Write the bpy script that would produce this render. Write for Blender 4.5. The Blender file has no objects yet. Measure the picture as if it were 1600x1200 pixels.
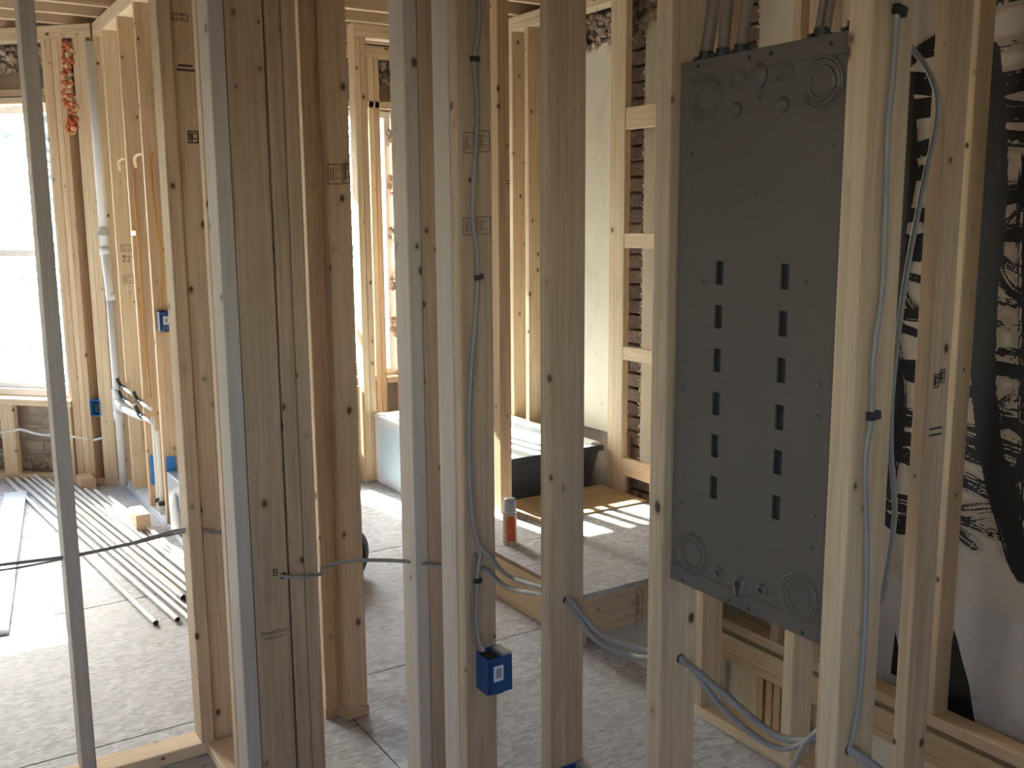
import bpy, bmesh, math, random
import numpy as np
from mathutils import Vector, Matrix, noise
R = math.radians
rnd = random.Random(7)
S = bpy.context.scene
COL = S.collection

# ------------------------------------------------------------------ camera
CAM_H = 1.605
cam_d = bpy.data.cameras.new('camera')
cam_d.sensor_width = 36.0
cam_d.lens = 1549.0 / 1600.0 * 36.0
cam_d.clip_start = 0.02
cam = bpy.data.objects.new('camera', cam_d)
COL.objects.link(cam)
right = Vector((0.84569834, -0.53361707, -0.00686538))
down = Vector((-0.09303564, -0.13475464, -0.98650168))
fwd = Vector((0.52548899, 0.83492156, -0.16360718))
M = Matrix.Identity(4)
for i in range(3):
    M[i][0] = right[i]; M[i][1] = -down[i]; M[i][2] = -fwd[i]
M[2][3] = CAM_H
cam.matrix_world = M
S.camera = cam

# ------------------------------------------------------------------ light
S.view_settings.view_transform = 'Standard'
S.view_settings.look = 'None'
S.view_settings.gamma = 1.0
S.view_settings.use_curve_mapping = False
S.view_settings.exposure = 1.82
SUN_EL = 35.0
SUN_DIR = Vector((0.13, -1.0, 0)).normalized()      # horizontal travel of the light
world = bpy.data.worlds.new('world'); S.world = world
world.use_nodes = True
wn = world.node_tree
bg = wn.nodes['Background']
sky = wn.nodes.new('ShaderNodeTexSky')
sky.sky_type = 'NISHITA'
sky.sun_disc = False
sky.sun_elevation = R(SUN_EL)
sky.sun_rotation = math.atan2(-SUN_DIR.x, -SUN_DIR.y)
sky.dust_density = 2.0
wn.links.new(sky.outputs[0], bg.inputs[0])
bg.inputs[1].default_value = 1.0
sl = bpy.data.lights.new('sun', 'SUN'); sl.energy = 16.0; sl.angle = R(0.55); sl.color = (1, .93, .84)
so = bpy.data.objects.new('sun', sl); COL.objects.link(so)
sd = Vector((SUN_DIR.x * math.cos(R(SUN_EL)), SUN_DIR.y * math.cos(R(SUN_EL)), -math.sin(R(SUN_EL))))
so.rotation_euler = sd.to_track_quat('-Z', 'Y').to_euler()
so.location = (0, 9, 8)
S.cycles.max_bounces = 8
S.cycles.diffuse_bounces = 5
S.cycles.transparent_max_bounces = 12
S.cycles.use_denoising = True
S.cycles.sample_clamp_indirect = 6

# ------------------------------------------------------------------ materials
MATS = {}
class NT:
    def __init__(self, name):
        self.m = bpy.data.materials.new(name); self.m.use_nodes = True
        self.t = self.m.node_tree; self.b = self.t.nodes['Principled BSDF']
        MATS[name] = self.m
    def n(self, typ, **kw):
        o = self.t.nodes.new('ShaderNode' + typ)
        for k, v in kw.items(): setattr(o, k, v)
        return o
    def l(self, a, b): self.t.links.new(a, b)
    def val(self, sock, v):
        if hasattr(v, 'is_linked') or hasattr(v, 'node'): self.l(v, sock)
        else: sock.default_value = v
    def math(self, op, a, b=0.0, clamp=False):
        o = self.n('Math', operation=op, use_clamp=clamp); self.val(o.inputs[0], a); self.val(o.inputs[1], b); return o.outputs[0]
    def mix(self, f, a, b, blend='MIX'):
        o = self.n('Mix', data_type='RGBA', blend_type=blend); self.val(o.inputs[0], f)
        self.val(o.inputs[6], a if not isinstance(a, tuple) else (*a[:3], 1)); self.val(o.inputs[7], b if not isinstance(b, tuple) else (*b[:3], 1)); return o.outputs[2]
    def ramp(self, f, stops):
        o = self.n('ValToRGB'); self.l(f, o.inputs[0]); e = o.color_ramp.elements
        while len(e) < len(stops): e.new(0.5)
        for i, (p, c) in enumerate(stops):
            e[i].position = p; e[i].color = (*c[:3], 1) if isinstance(c, tuple) else (c, c, c, 1)
        return o.outputs[0]
    def mr(self, v, a, b, c=0., d=1.):
        o = self.n('MapRange'); self.l(v, o.inputs[0])
        for i, x in enumerate((a, b, c, d)): o.inputs[i + 1].default_value = x
        return o.outputs[0]
    def coords(self, scale, randoff=True, rot=(0, 0, 0), src='Object'):
        tc = self.n('TexCoord'); v = tc.outputs[src]
        if randoff:
            oi = self.n('ObjectInfo'); cmb = self.n('CombineXYZ')
            for k, f in enumerate((37.1, 91.7, 53.3)):
                self.l(self.math('MULTIPLY', oi.outputs['Random'], f), cmb.inputs[k])
            ad = self.n('VectorMath', operation='ADD'); self.l(v, ad.inputs[0]); self.l(cmb.outputs[0], ad.inputs[1]); v = ad.outputs[0]
        mp = self.n('Mapping'); self.l(v, mp.inputs[0]); mp.inputs['Scale'].default_value = scale; mp.inputs['Rotation'].default_value = rot
        return mp.outputs[0]
    def noise(self, vec, scale=1.0, detail=3.0, rough=.55, dist=0.0):
        o = self.n('TexNoise'); self.l(vec, o.inputs['Vector']); o.inputs['Scale'].default_value = scale
        o.inputs['Detail'].default_value = detail; o.inputs['Roughness'].default_value = rough; o.inputs['Distortion'].default_value = dist
        return o.outputs[0]
    def bump(self, h, s=.3, d=.002):
        o = self.n('Bump'); self.l(h, o.inputs['Height']); o.inputs['Strength'].default_value = s; o.inputs['Distance'].default_value = d
        self.l(o.outputs[0], self.b.inputs['Normal'])
    def rough(self, v): self.val(self.b.inputs['Roughness'], v)
    def color(self, c): self.val(self.b.inputs['Base Color'], c if not isinstance(c, tuple) else (*c[:3], 1))

def plain(name, c, rough=.5, metal=0.0, var=0.06, scale=40):
    k = NT(name)
    nz = k.noise(k.coords((scale,) * 3), 1, 3)
    k.color(k.mix(nz, tuple(max(0, x * (1 - var * 2)) for x in c), tuple(min(1, x * (1 + var)) for x in c)))
    k.rough(rough); k.b.inputs['Metallic'].default_value = metal
    k.bump(nz, .06, .001)
    return k.m

def wood(name, light, dark, tint, knot=(.10, .045, .02), grey=0.0, stain=.35, knots=1.0):
    k = NT(name)
    g = k.noise(k.coords((70, 70, 2.2)), 1, 4, .6, .3)
    rg = k.noise(k.coords((16, 16, .55)), 1, 3, .5, 1.2)
    ring = k.math('FRACT', k.math('MULTIPLY', rg, 9.0))
    ring = k.mr(ring, 0, 1, .25, .85)
    f = k.math('ADD', k.math('MULTIPLY', g, .6), k.math('MULTIPLY', ring, .2))
    base = k.mix(k.mr(f, .30, .56), light, dark)
    oi = k.n('ObjectInfo')
    base = k.mix(k.math('MULTIPLY', oi.outputs['Random'], .55), base, tint, 'MULTIPLY')
    # broad weather stains
    st = k.noise(k.coords((9, 9, .9)), 1, 3, .6)
    base = k.mix(k.mr(st, .50, .78, 0, stain), base, (.30, .25, .21))
    if grey: base = k.mix(k.mr(k.noise(k.coords((14, 14, 1.6)), 1, 4), .3, .7, grey * .5, grey), base, (.46, .42, .38))
    # knots
    vo = k.n('TexVoronoi'); k.l(k.coords((16, 16, 11)), vo.inputs['Vector']); vo.inputs['Scale'].default_value = 1; vo.inputs['Randomness'].default_value = 1
    sep = k.n('SeparateColor'); k.l(vo.outputs['Color'], sep.inputs[0])
    on = k.mr(sep.outputs[0], .26, .30)
    rad = k.mr(sep.outputs[1], 0, 1, .05, .19)
    wob = k.math('ADD', vo.outputs['Distance'], k.math('MULTIPLY', k.math('SUBTRACT', k.noise(k.coords((60, 60, 40)), 1, 2), .5), .06))
    dd = k.math('DIVIDE', wob, rad)
    core = k.math('MULTIPLY', k.mr(dd, .55, 1.0, 1, 0), on)
    halo = k.math('MULTIPLY', k.mr(dd, .6, 2.0, .25, 0), on)
    base = k.mix(k.math('MULTIPLY', halo, knots), base, (.27, .14, .06))
    base = k.mix(k.math('MULTIPLY', core, knots), base, knot)
    k.color(base); k.rough(.72)
    k.bump(k.math('ADD', g, k.math('MULTIPLY', core, -.5)), .22, .0015)
    return k.m
wood('stud_wood', (.68, .495, .315), (.505, .34, .198), (.92, .87, .80))
wood('stud_wood_pale', (.76, .59, .385), (.61, .445, .265), (.95, .91, .85), stain=.2)
wood('stud_wood_grey', (.595, .475, .365), (.45, .345, .25), (.90, .87, .84), grey=.5, stain=.45)
wood('stud_wood_brown', (.53, .375, .238), (.38, .256, .152), (.90, .84, .78), stain=.45)
wood('board_wood', (.65, .49, .33), (.50, .355, .222), (.92, .86, .78), stain=.2, knots=.7)
wood('old_wood', (.36, .25, .16), (.22, .14, .08), (.85, .8, .75), stain=.6)

def rotscale(k, rot, sc):
    a = k.coords((1, 1, 1), True, (0, 0, rot)); m = k.n('Mapping'); k.l(a, m.inputs[0]); m.inputs['Scale'].default_value = sc
    return m.outputs[0]
def osb(name, a, b, c, worn):
    k = NT(name)
    warp = k.noise(k.coords((3, 3, 3)), 1, 2)
    cols = []
    for rot, sc in ((.3, (20, 120, 30)), (1.35, (24, 140, 30)), (-.8, (18, 110, 30))):
        co = rotscale(k, rot, sc)
        ad = k.n('VectorMath', operation='ADD'); k.l(co, ad.inputs[0])
        nz = k.n('TexNoise'); k.l(k.coords((5, 5, 5)), nz.inputs['Vector']); nz.inputs['Scale'].default_value = 1
        sc2 = k.n('VectorMath', operation='SCALE'); k.l(nz.outputs['Color'], sc2.inputs[0]); sc2.inputs['Scale'].default_value = 1.6
        k.l(sc2.outputs[0], ad.inputs[1])
        vo = k.n('TexVoronoi'); k.l(ad.outputs[0], vo.inputs['Vector']); vo.inputs['Scale'].default_value = 1
        sp = k.n('SeparateColor'); k.l(vo.outputs['Color'], sp.inputs[0])
        cols.append(sp.outputs[0])
    m1 = k.mr(k.noise(k.coords((38, 38, 20)), 1, 1), .44, .56)
    m2 = k.mr(k.noise(k.coords((31, 47, 17)), 1, 1), .46, .58)
    v = k.mix(m2, k.mix(m1, cols[0], cols[1]), cols[2])
    base = k.ramp(v, [(0, a), (.45, b), (1, c)])
    w = k.mr(k.noise(k.coords((2.2, 2.2, 2)), 1, 4), .3, .75, .1, .55)
    base = k.mix(w, base, worn)
    dk = k.mr(k.noise(rotscale(k, .5, (18, 80, 20)), 1, 3, .6), .62, .72, 0, .6)
    base = k.mix(dk, base, (.16, .11, .075))
    k.color(base); k.rough(.7); k.bump(v, .25, .0012)
osb('osb_floor', (.27, .26, .258), (.40, .395, .40), (.575, .575, .59), (.455, .455, .47))
osb('osb_deck', (.42, .27, .13), (.56, .39, .21), (.66, .49, .29), (.56, .43, .28))

def plaster(name, a, b, stain, amt=.5, sc=1.5):
    k = NT(name)
    n1 = k.noise(k.coords((sc, sc, sc * .7)), 1, 5, .6); n2 = k.noise(k.coords((60, 60, 60)), 1, 4)
    c = k.mix(k.mr(n1, .35, .65), a, b)
    c = k.mix(k.mr(k.noise(k.coords((5, 5, 1.6)), 1, 5, .65), .52, .78, 0, amt), c, stain)
    c = k.mix(k.mr(k.noise(k.coords((22, 22, 14)), 1, 4, .7), .62, .72, 0, amt), c, tuple(x * .6 for x in stain))
    k.color(c); k.rough(.85); k.bump(n2, .25, .002)
plaster('plaster_cream', (.81, .73, .57), (.71, .63, .48), (.42, .33, .22), .4)
plaster('plaster_white', (.80, .77, .74), (.70, .67, .64), (.40, .36, .32), .35)
plaster('plaster_dirty', (.50, .42, .33), (.33, .26, .20), (.15, .11, .08), .8, 4)
plaster('mortar', (.36, .29, .23), (.24, .19, .15), (.12, .09, .07), .7, 6)
plaster('masonry_rubble', (.55, .45, .35), (.33, .26, .19), (.10, .075, .055), .9, 9)
plaster('drywall', (.62, .60, .57), (.58, .56, .53), (.5, .47, .44), .2)
def brick_mat():
    k = NT('brick_old')
    oi = k.n('ObjectInfo')
    c = k.ramp(oi.outputs['Random'], [(0, (.115, .062, .037)), (.5, (.185, .105, .06)), (1, (.245, .155, .095))])
    n = k.noise(k.coords((40, 40, 40)), 1, 5, .65)
    c = k.mix(k.mr(n, .45, .75, 0, .6), c, (.32, .25, .18))
    c = k.mix(k.mr(k.noise(k.coords((9, 9, 9)), 1, 3), .55, .7, 0, .6), c, (.06, .04, .03))
    k.color(c); k.rough(.9); k.bump(n, .6, .004)
brick_mat()
def graf():
    k = NT('graffiti_plaster')
    at = k.n('VertexColor'); at.layer_name = 'paint'
    n1 = k.noise(k.coords((2, 2, 1.3), False), 1, 5, .6)
    c = k.mix(k.mr(n1, .35, .65), (.82, .74, .63), (.68, .60, .50))
    c = k.mix(k.mr(k.noise(k.coords((6, 6, 3), False), 1, 5, .7), .55, .75, 0, .45), c, (.40, .29, .18))
    sp = k.n('SeparateColor'); k.l(at.outputs[0], sp.inputs[0])
    c = k.mix(sp.outputs[1], c, (.36, .25, .15))
    fine = k.noise(k.coords((30, 90, 120), False), 1, 3, .6)
    f = k.mr(k.math('ADD', sp.outputs[0], k.math('MULTIPLY', k.math('SUBTRACT', fine, .5), .55)), .35, .62)
    c = k.mix(f, c, (.012, .012, .014))
    k.color(c); k.rough(k.mr(f, 0, 1, .85, .5)); k.bump(k.math('ADD', n1, k.math('MULTIPLY', f, .25)), .3, .004)
graf()
plain('panel_paint', (.118, .092, .072), .36, 0, .03, 90)
plain('panel_black', (.012, .012, .012), .55)
plain('panel_screw', (.16, .14, .12), .35, .7)
plain('black_plastic', (.015, .015, .016), .45)
plain('blue_plastic', (.009, .062, .19), .42)
plain('blue_tape', (.03, .20, .52), .6)
plain('label_white', (.78, .78, .77), .6)
plain('label_grey', (.33, .33, .33), .6)
plain('cable_sheath', (.30, .268, .245), .45)
plain('cable_dark', (.23, .16, .11), .5)
plain('cable_orange', (.56, .29, .08), .45)
plain('pvc_white', (.80, .80, .80), .35, 0, .03)
plain('pipe_pale', (.74, .71, .64), .35, 0, .05)
plain('pipe_hole', (.03, .025, .02), .9)
plain('coupling_grey', (.33, .31, .29), .5)
plain('tub_film', (.66, .82, .90), .25, 0, .06, 12)
plain('tub_white', (.84, .86, .87), .22, 0, .03)
plain('tub_dark', (.022, .026, .036), .5)
plain('film_print', (.52, .62, .68), .4)
plain('can_orange', (.70, .13, .04), .35)
plain('can_cream', (.62, .52, .36), .35)
plain('can_cap', (.50, .53, .56), .4)
plain('can_metal', (.6, .6, .6), .3, .9)
plain('galvanised', (.55, .57, .60), .35, .6, .12, 8)
plain('plastic_bag', (.88, .88, .88), .35)
plain('board_painted', (.62, .67, .70), .45, 0, .08, 6)
plain('board_white', (.82, .80, .76), .6, 0, .08, 6)
plain('window_vinyl', (.86, .86, .86), .35, 0, .02)
plain('foam_cream', (.76, .55, .32), .8, 0, .25, 60)
plain('foam_orange', (.56, .14, .05), .8, 0, .15, 60)
plain('red_paint', (.65, .09, .03), .6)
plain('ink', (.05, .038, .03), .8)
plain('ink_faded', (.17, .12, .085), .8)
plain('ink_black', (.014, .014, .015), .6)
plain('rubber', (.02, .02, .02), .7)
plain('bark', (.26, .21, .17), .9, 0, .3, 6)
plain('earth', (.26, .27, .24), .95, 0, .2, .4)
plain('foliage_pale', (.40, .52, .50), .8, 0, .3, 2)
plain('foliage_autumn', (.50, .30, .10), .8, 0, .3, 2)
def glass():
    k = NT('window_glass'); t = k.t; t.nodes.remove(k.b)
    tr = k.n('BsdfTransparent'); tr.inputs[0].default_value = (.93, .97, .98, 1)
    gl = k.n('BsdfGlossy'); gl.inputs['Roughness'].default_value = .03
    mx = k.n('MixShader'); mx.inputs[0].default_value = .06
    k.l(tr.outputs[0], mx.inputs[1]); k.l(gl.outputs[0], mx.inputs[2]); k.l(mx.outputs[0], t.nodes['Material Output'].inputs[0])
glass()

# ------------------------------------------------------------------ helpers
BASE = {}
def tag(o, label=None, cat=None, group=None, kind=None):
    if label: o['label'] = label
    if cat: o['category'] = cat
    if group: o['group'] = group
    if kind: o['kind'] = kind
    return o
def thing(name, loc, label, cat, group=None, kind=None, rotz=0.0, base=None):
    o = bpy.data.objects.new(name, None); COL.objects.link(o)
    o.location = loc; o.rotation_euler = (0, 0, rotz); o.empty_display_size = .05
    BASE[o.name] = Vector(base if base is not None else loc)
    return tag(o, label, cat, group, kind)
def link(name, me, mat, parent=None, loc=(0, 0, 0), rot=(0, 0, 0)):
    o = bpy.data.objects.new(name, me); COL.objects.link(o)
    if mat and not me.materials: me.materials.append(MATS[mat])
    l = Vector(loc)
    if parent is not None:
        o.parent = parent
        if parent.name in BASE: l = l - BASE[parent.name]
        else: l = l - Vector(parent['_w']) if '_w' in parent else l
    o.location = l; o.rotation_euler = rot
    return o
def mesh(name, v, f, smooth=False):
    me = bpy.data.meshes.new(name); me.from_pydata([tuple(p) for p in v], [], f)
    if smooth:
        for p in me.polygons: p.use_smooth = True
    me.update(); return me
def prism(w, d, L, r=.003, seg=2):
    """bar with rounded long edges: w along x, d along y, L along z, centred"""
    r = min(r, w * .45, d * .45); ring = []
    for cx, cy, a0 in ((1, 1, 0), (-1, 1, 90), (-1, -1, 180), (1, -1, 270)):
        for i in range(seg + 1):
            a = R(a0 + 90 * i / seg)
            ring.append((cx * (w / 2 - r) + r * math.cos(a), cy * (d / 2 - r) + r * math.sin(a)))
    n = len(ring)
    v = [(x, y, -L / 2) for x, y in ring] + [(x, y, L / 2) for x, y in ring]
    f = [(i, (i + 1) % n, n + (i + 1) % n, n + i) for i in range(n)] + [tuple(range(n - 1, -1, -1)), tuple(range(n, 2 * n))]
    return v, f
def bar(name, parent, xr, yr, zr, mat, r=.003, axis=None, label=None):
    d = [xr[1] - xr[0], yr[1] - yr[0], zr[1] - zr[0]]
    c = [(xr[0] + xr[1]) / 2, (yr[0] + yr[1]) / 2, (zr[0] + zr[1]) / 2]
    a = axis if axis is not None else max(range(3), key=lambda i: d[i])
    if a == 2: v, f = prism(d[0], d[1], d[2], r); rot = (0, 0, 0)
    elif a == 0: v, f = prism(d[2], d[1], d[0], r); rot = (0, R(90), 0)
    else: v, f = prism(d[0], d[2], d[1], r); rot = (R(-90), 0, 0)
    o = link(name, mesh(name, v, f), mat, parent, c, rot)
    if label: o['label'] = label
    return o
def box(name, parent, xr, yr, zr, mat, r=.002, **k): return bar(name, parent, xr, yr, zr, mat, r, **k)
def catmull(pts, n=8):
    P = [Vector(p) for p in pts]; P = [P[0] * 2 - P[1]] + P + [P[-1] * 2 - P[-2]]; out = []
    for i in range(1, len(P) - 2):
        for k in range(n):
            t = k / n; a, b, c, d = P[i - 1:i + 3]
            out.append(.5 * ((2 * b) + (c - a) * t + (2 * a - 5 * b + 4 * c - d) * t * t + (3 * b - a - 3 * c + d) * t ** 3))
    out.append(P[-2]); return out
def tube_data(path, ra, rb=None, seg=10, caps=True):
    rb = rb or ra; P = [Vector(p) for p in path]; v = []; f = []
    t0 = (P[1] - P[0]).normalized(); up = Vector((0, 0, 1)) if abs(t0.z) < .9 else Vector((0, 1, 0))
    nrm = (up - t0 * up.dot(t0)).normalized()
    for i, p in enumerate(P):
        t = (P[min(i + 1, len(P) - 1)] - P[max(i - 1, 0)]).normalized()
        nrm = (nrm - t * nrm.dot(t)).normalized(); bn = t.cross(nrm)
        for k in range(seg):
            a = 2 * math.pi * k / seg; v.append(p + nrm * (math.cos(a) * rb) + bn * (math.sin(a) * ra))
    for i in range(len(P) - 1):
        for k in range(seg):
            f.append((i * seg + k, i * seg + (k + 1) % seg, (i + 1) * seg + (k + 1) % seg, (i + 1) * seg + k))
    if caps: f.append(tuple(range(seg - 1, -1, -1))); f.append(tuple(range((len(P) - 1) * seg, len(P) * seg)))
    return v, f
def tube(name, parent, pts, ra, mat, rb=None, seg=10, smooth=True, spline=True, n=8):
    path = catmull(pts, n) if spline and len(pts) > 2 else [Vector(p) for p in pts]
    o0 = path[0].copy(); v, f = tube_data([p - o0 for p in path], ra, rb, seg)
    me = mesh(name, v, f, smooth)
    return link(name, me, mat, parent, o0)
def lathe(prof, seg=24, cap=True):
    v = []; f = []
    for r, z in prof:
        for k in range(seg):
            a = 2 * math.pi * k / seg; v.append((r * math.cos(a), r * math.sin(a), z))
    for i in range(len(prof) - 1):
        for k in range(seg): f.append((i * seg + k, i * seg + (k + 1) % seg, (i + 1) * seg + (k + 1) % seg, (i + 1) * seg + k))
    if cap:
        f.append(tuple(range(seg - 1, -1, -1))); f.append(tuple(range((len(prof) - 1) * seg, len(prof) * seg)))
    return v, f
def lath(name, parent, prof, loc, mat, rot=(0, 0, 0), seg=24, smooth=True, cap=True, me=None):
    if me is None: me = mesh(name, *lathe(prof, seg, cap), smooth)
    return link(name, me, mat, parent, loc, rot)
def sheet_hole(parent_name, *a): pass
def text_part(parent, txt, loc, rot, size, mat='ink', sx=1.0):
    cu = bpy.data.curves.new('stamp', 'FONT'); cu.body = txt; cu.size = size; cu.align_x = 'CENTER'; cu.align_y = 'CENTER'; cu.extrude = .0003
    cu.resolution_u = 2
    t = bpy.data.objects.new('stamp', cu); COL.objects.link(t)
    dg = bpy.context.evaluated_depsgraph_get(); me = bpy.data.meshes.new_from_object(t.evaluated_get(dg))
    bpy.data.objects.remove(t); bpy.data.curves.remove(cu); me.materials.clear()
    for v in me.vertices: v.co.x *= sx
    return link('stamp', me, mat, parent, loc, rot)
def stamp_frame(parent, loc, rot, w, h, mat='ink_faded', t=.0022, inner=True):
    v = []; f = []
    def q(x0, x1, y0, y1):
        b = len(v); v.extend([(x0, y0, 0), (x1, y0, 0), (x1, y1, 0), (x0, y1, 0), (x0, y0, .0004), (x1, y0, .0004), (x1, y1, .0004), (x0, y1, .0004)])
        f.extend([(b + 4, b + 5, b + 6, b + 7), (b, b + 1, b + 5, b + 4), (b + 1, b + 2, b + 6, b + 5), (b + 2, b + 3, b + 7, b + 6), (b + 3, b, b + 4, b + 7)])
    q(-w / 2, w / 2, -h / 2, -h / 2 + t); q(-w / 2, w / 2, h / 2 - t, h / 2); q(-w / 2, -w / 2 + t, -h / 2 + t, h / 2 - t); q(w / 2 - t, w / 2, -h / 2 + t, h / 2 - t)
    if inner:
        q(-w * .30, -w * .30 + t, -h * .32, h * .32); q(-w * .14, -w * .14 + t, -h * .32, h * .32); q(w * .04, w * .3, -h * .2, -h * .2 + t); q(w * .04, w * .3, h * .2, h * .2 + t)
    return link('stamp', mesh('stamp', v, f), mat, parent, loc, rot)
FACE_NY = (R(90), 0, 0)          # flat print facing -y
FACE_NX = (R(90), 0, R(-90))     # flat print facing -x
def hole(parent, loc, rot, r=.012):
    return lath('drilled_hole', parent, [(r, 0), (r, .0008)], loc, 'pipe_hole', rot, 16, False)
ZT, ZP = 2.655, 0.038             # stud top, plate thickness
def wall(name, loc, label, **k): return thing(name, loc, label, 'wall', None, 'structure', **k)
def plates(w, xr, yr, mat='stud_wood_pale', bottom=True, seg=None):
    if bottom: bar('bottom_plate', w, xr, yr, (0, ZP), mat)
    bar('top_plate', w, xr, yr, (ZT, ZT + ZP), mat); bar('top_plate', w, xr, yr, (ZT + ZP, ZT + 2 * ZP), mat)
def stud(w, xr, yr, mat='stud_wood', zr=(ZP, ZT), label=None): return bar('stud', w, xr, yr, zr, mat, .0035, axis=2, label=label)

# ------------------------------------------------------------------ floor
flo = thing('floor', (0, 3, 0), 'worn grey oriented strand board subfloor laid in large sheets', 'floor', None, 'structure')
g = .003
for r_, (y0, y1) in enumerate(((-1.78, -.56), (-.56, .66), (.66, 1.88), (1.88, 3.1), (3.1, 4.32), (4.32, 5.54), (5.54, 6.76), (6.76, 7.4))):
    off = -2.5 - (1.22 if r_ % 2 else 0)
    while off < 3.3:
        x0, x1 = max(off, -2.5), min(off + 2.44, 2.2 if y1 < 3.2 else 3.3); off += 2.44
        if x1 - x0 < .05: continue
        box('osb_sheet', flo, (x0 + g, x1 - g), (y0 + g, y1 - g), (-.018, 0), 'osb_floor', .001, axis=0)
box('floor_deck', flo, (-2.5, 2.19), (-1.78, 3.1), (-.30, -.020), 'old_wood')
box('floor_deck', flo, (-2.5, 2.19), (3.1, 7.4), (-.30, -.020), 'old_wood'); box('floor_deck', flo, (2.19, 3.3), (3.39, 7.4), (-.30, -.020), 'old_wood', axis=1)

# ------------------------------------------------------------------ ceiling
cei = thing('ceiling', (.5, 3, 2.73), 'open ceiling of pale wooden joists under board subfloor', 'ceiling', None, 'structure')
pg = [(-2.5, -1.78), (3.45, -1.78), (3.45, 6.44), (1.30, 6.44), (.45, 7.29), (-2.5, 7.29)]
link('subfloor_above', mesh('subfloor_above', [(x, y - 3, 0) for x, y in pg] + [(x, y - 3, .02) for x, y in pg], [(5, 4, 3, 2, 1, 0), (6, 7, 8, 9, 10, 11)] + [(i, (i + 1) % 6, 6 + (i + 1) % 6, 6 + i) for i in range(6)]), 'old_wood', cei, (0, 3, 2.97))
yy = 7.02
while yy > -1.7:
    bar('joist', cei, (-2.45, 3.4 if yy < 6.35 else 7.55 - yy), (yy, yy + .038), (2.733, 2.968), 'board_wood', .004)
    yy -= .305

# ------------------------------------------------------------------ panel wall (runs away to the left)
AX = (1.14, 1.229)
wa = wall('wall_front', (1.18, 1.8, 0), 'open stud wall holding the back of the electrical panel')
bar('bottom_plate', wa, AX, (-.2, 2.39), (0, ZP), 'stud_wood_grey'); bar('bottom_plate', wa, (1.136, 1.216), (2.826, 2.875), (0, ZP), 'stud_wood')
bar('top_plate', wa, AX, (-.2, 2.872), (ZT, ZT + ZP), 'stud_wood_grey'); bar('top_plate', wa, AX, (-.2, 2.872), (ZT + ZP, ZT + 2 * ZP), 'stud_wood_grey')
stA0 = stud(wa, AX, (.52, .558), 'stud_wood_grey')
stA1 = stud(wa, AX, (.909, .947), 'stud_wood', label='stud to the right of the electrical panel')
stA2 = stud(wa, AX, (1.308, 1.346), 'stud_wood', label='stud to the left of the electrical panel')
stA3 = stud(wa, AX, (1.664, 1.702), 'stud_wood_brown')
stA4 = stud(wa, AX, (2.035, 2.073), 'stud_wood_brown', label='stud carrying the blue outlet box')
stud(wa, (1.14, 1.178), (2.0745, 2.157), 'stud_wood_grey', label='pale stud set flat to the wall')
stud(wa, (1.14, 1.178), (2.303, 2.388), 'stud_wood_grey', label='weathered grey stud set flat to the wall')
stud(wa, (1.179, 1.229), (2.303, 2.388), 'stud_wood_brown')
stA6 = stud(wa, (1.138, 1.214), (2.830, 2.870), 'stud_wood')
# narrow stub of stud where the cross wall ends
# ------------------------------------------------------------------ cross wall at the left
wb = wall('wall_left', (.4, 2.92, 0), 'open stud wall crossing the left of the view with a bare bottom plate')
BY = (2.876, 2.965)
bar('bottom_plate', wb, (-2.45, .725), BY, (0, ZP), 'stud_wood_pale'); bar('bottom_plate', wb, (1.085, 1.134), BY, (0, ZP), 'stud_wood')
bar('top_plate', wb, (-2.45, 1.134), BY, (ZT, ZT + ZP), 'stud_wood_grey'); bar('top_plate', wb, (-2.45, 1.134), BY, (ZT + ZP, ZT + 2 * ZP), 'stud_wood_grey')
for i, x in enumerate((-1.60, -1.20, -.80, -.42, -.04)): stud(wb, (x, x + .038), BY, 'stud_wood_grey')
stud(wb, (.349, .387), BY, 'stud_wood_grey', label='slender leaning-looking stud nearest the window')
stB = stud(wb, (.687, .725), BY, 'stud_wood')
stud(wb, (1.085, 1.146), (2.8715, 2.963), 'stud_wood', label='stud with a sunlit left edge')
# ------------------------------------------------------------------ closet return with the built-up post
wc = wall('wall_corner', (.75, 2.6, 0), 'short return wall ending in a built-up timber post')
bar('bottom_plate', wc, (.700, .789), (2.39, 2.872), (0, ZP), 'stud_wood_pale')
bar('top_plate', wc, (.700, .789), (2.39, 2.872), (ZT, ZT + ZP), 'stud_wood_pale')
stC1 = stud(wc, (.7275, .812), (2.895, 2.933), 'stud_wood', (0, ZT))
stC2 = stud(wc, (.702, .789), (2.548, 2.586), 'stud_wood')
stud(wc, (.693, .731), (2.421, 2.509), 'stud_wood_grey', label='weathered flat stud at the left of the post')
stP2 = stud(wc, (.7325, .826), (2.423, 2.461), 'stud_wood_brown', label='widest face of the post with cable hole and stamp')
stud(wc, (.830, .868), (2.417, 2.506), 'stud_wood_brown', (0, ZT)); stud(wc, (.869, .907), (2.419, 2.508), 'stud_wood_brown', (0, ZT))
text_part(stP2, 'GreenFirst', (.0, -.0193, .54 - 1.3465), FACE_NY, .0165, 'ink', 1.0)
text_part(stP2, 'PREMIUM', (.002, -.0193, .524 - 1.3465), FACE_NY, .0125, 'ink_faded', 1.1)
text_part(stP2, 'B', (.012, -.0193, .70 - 1.3465), FACE_NY, .03, 'ink')

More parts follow.
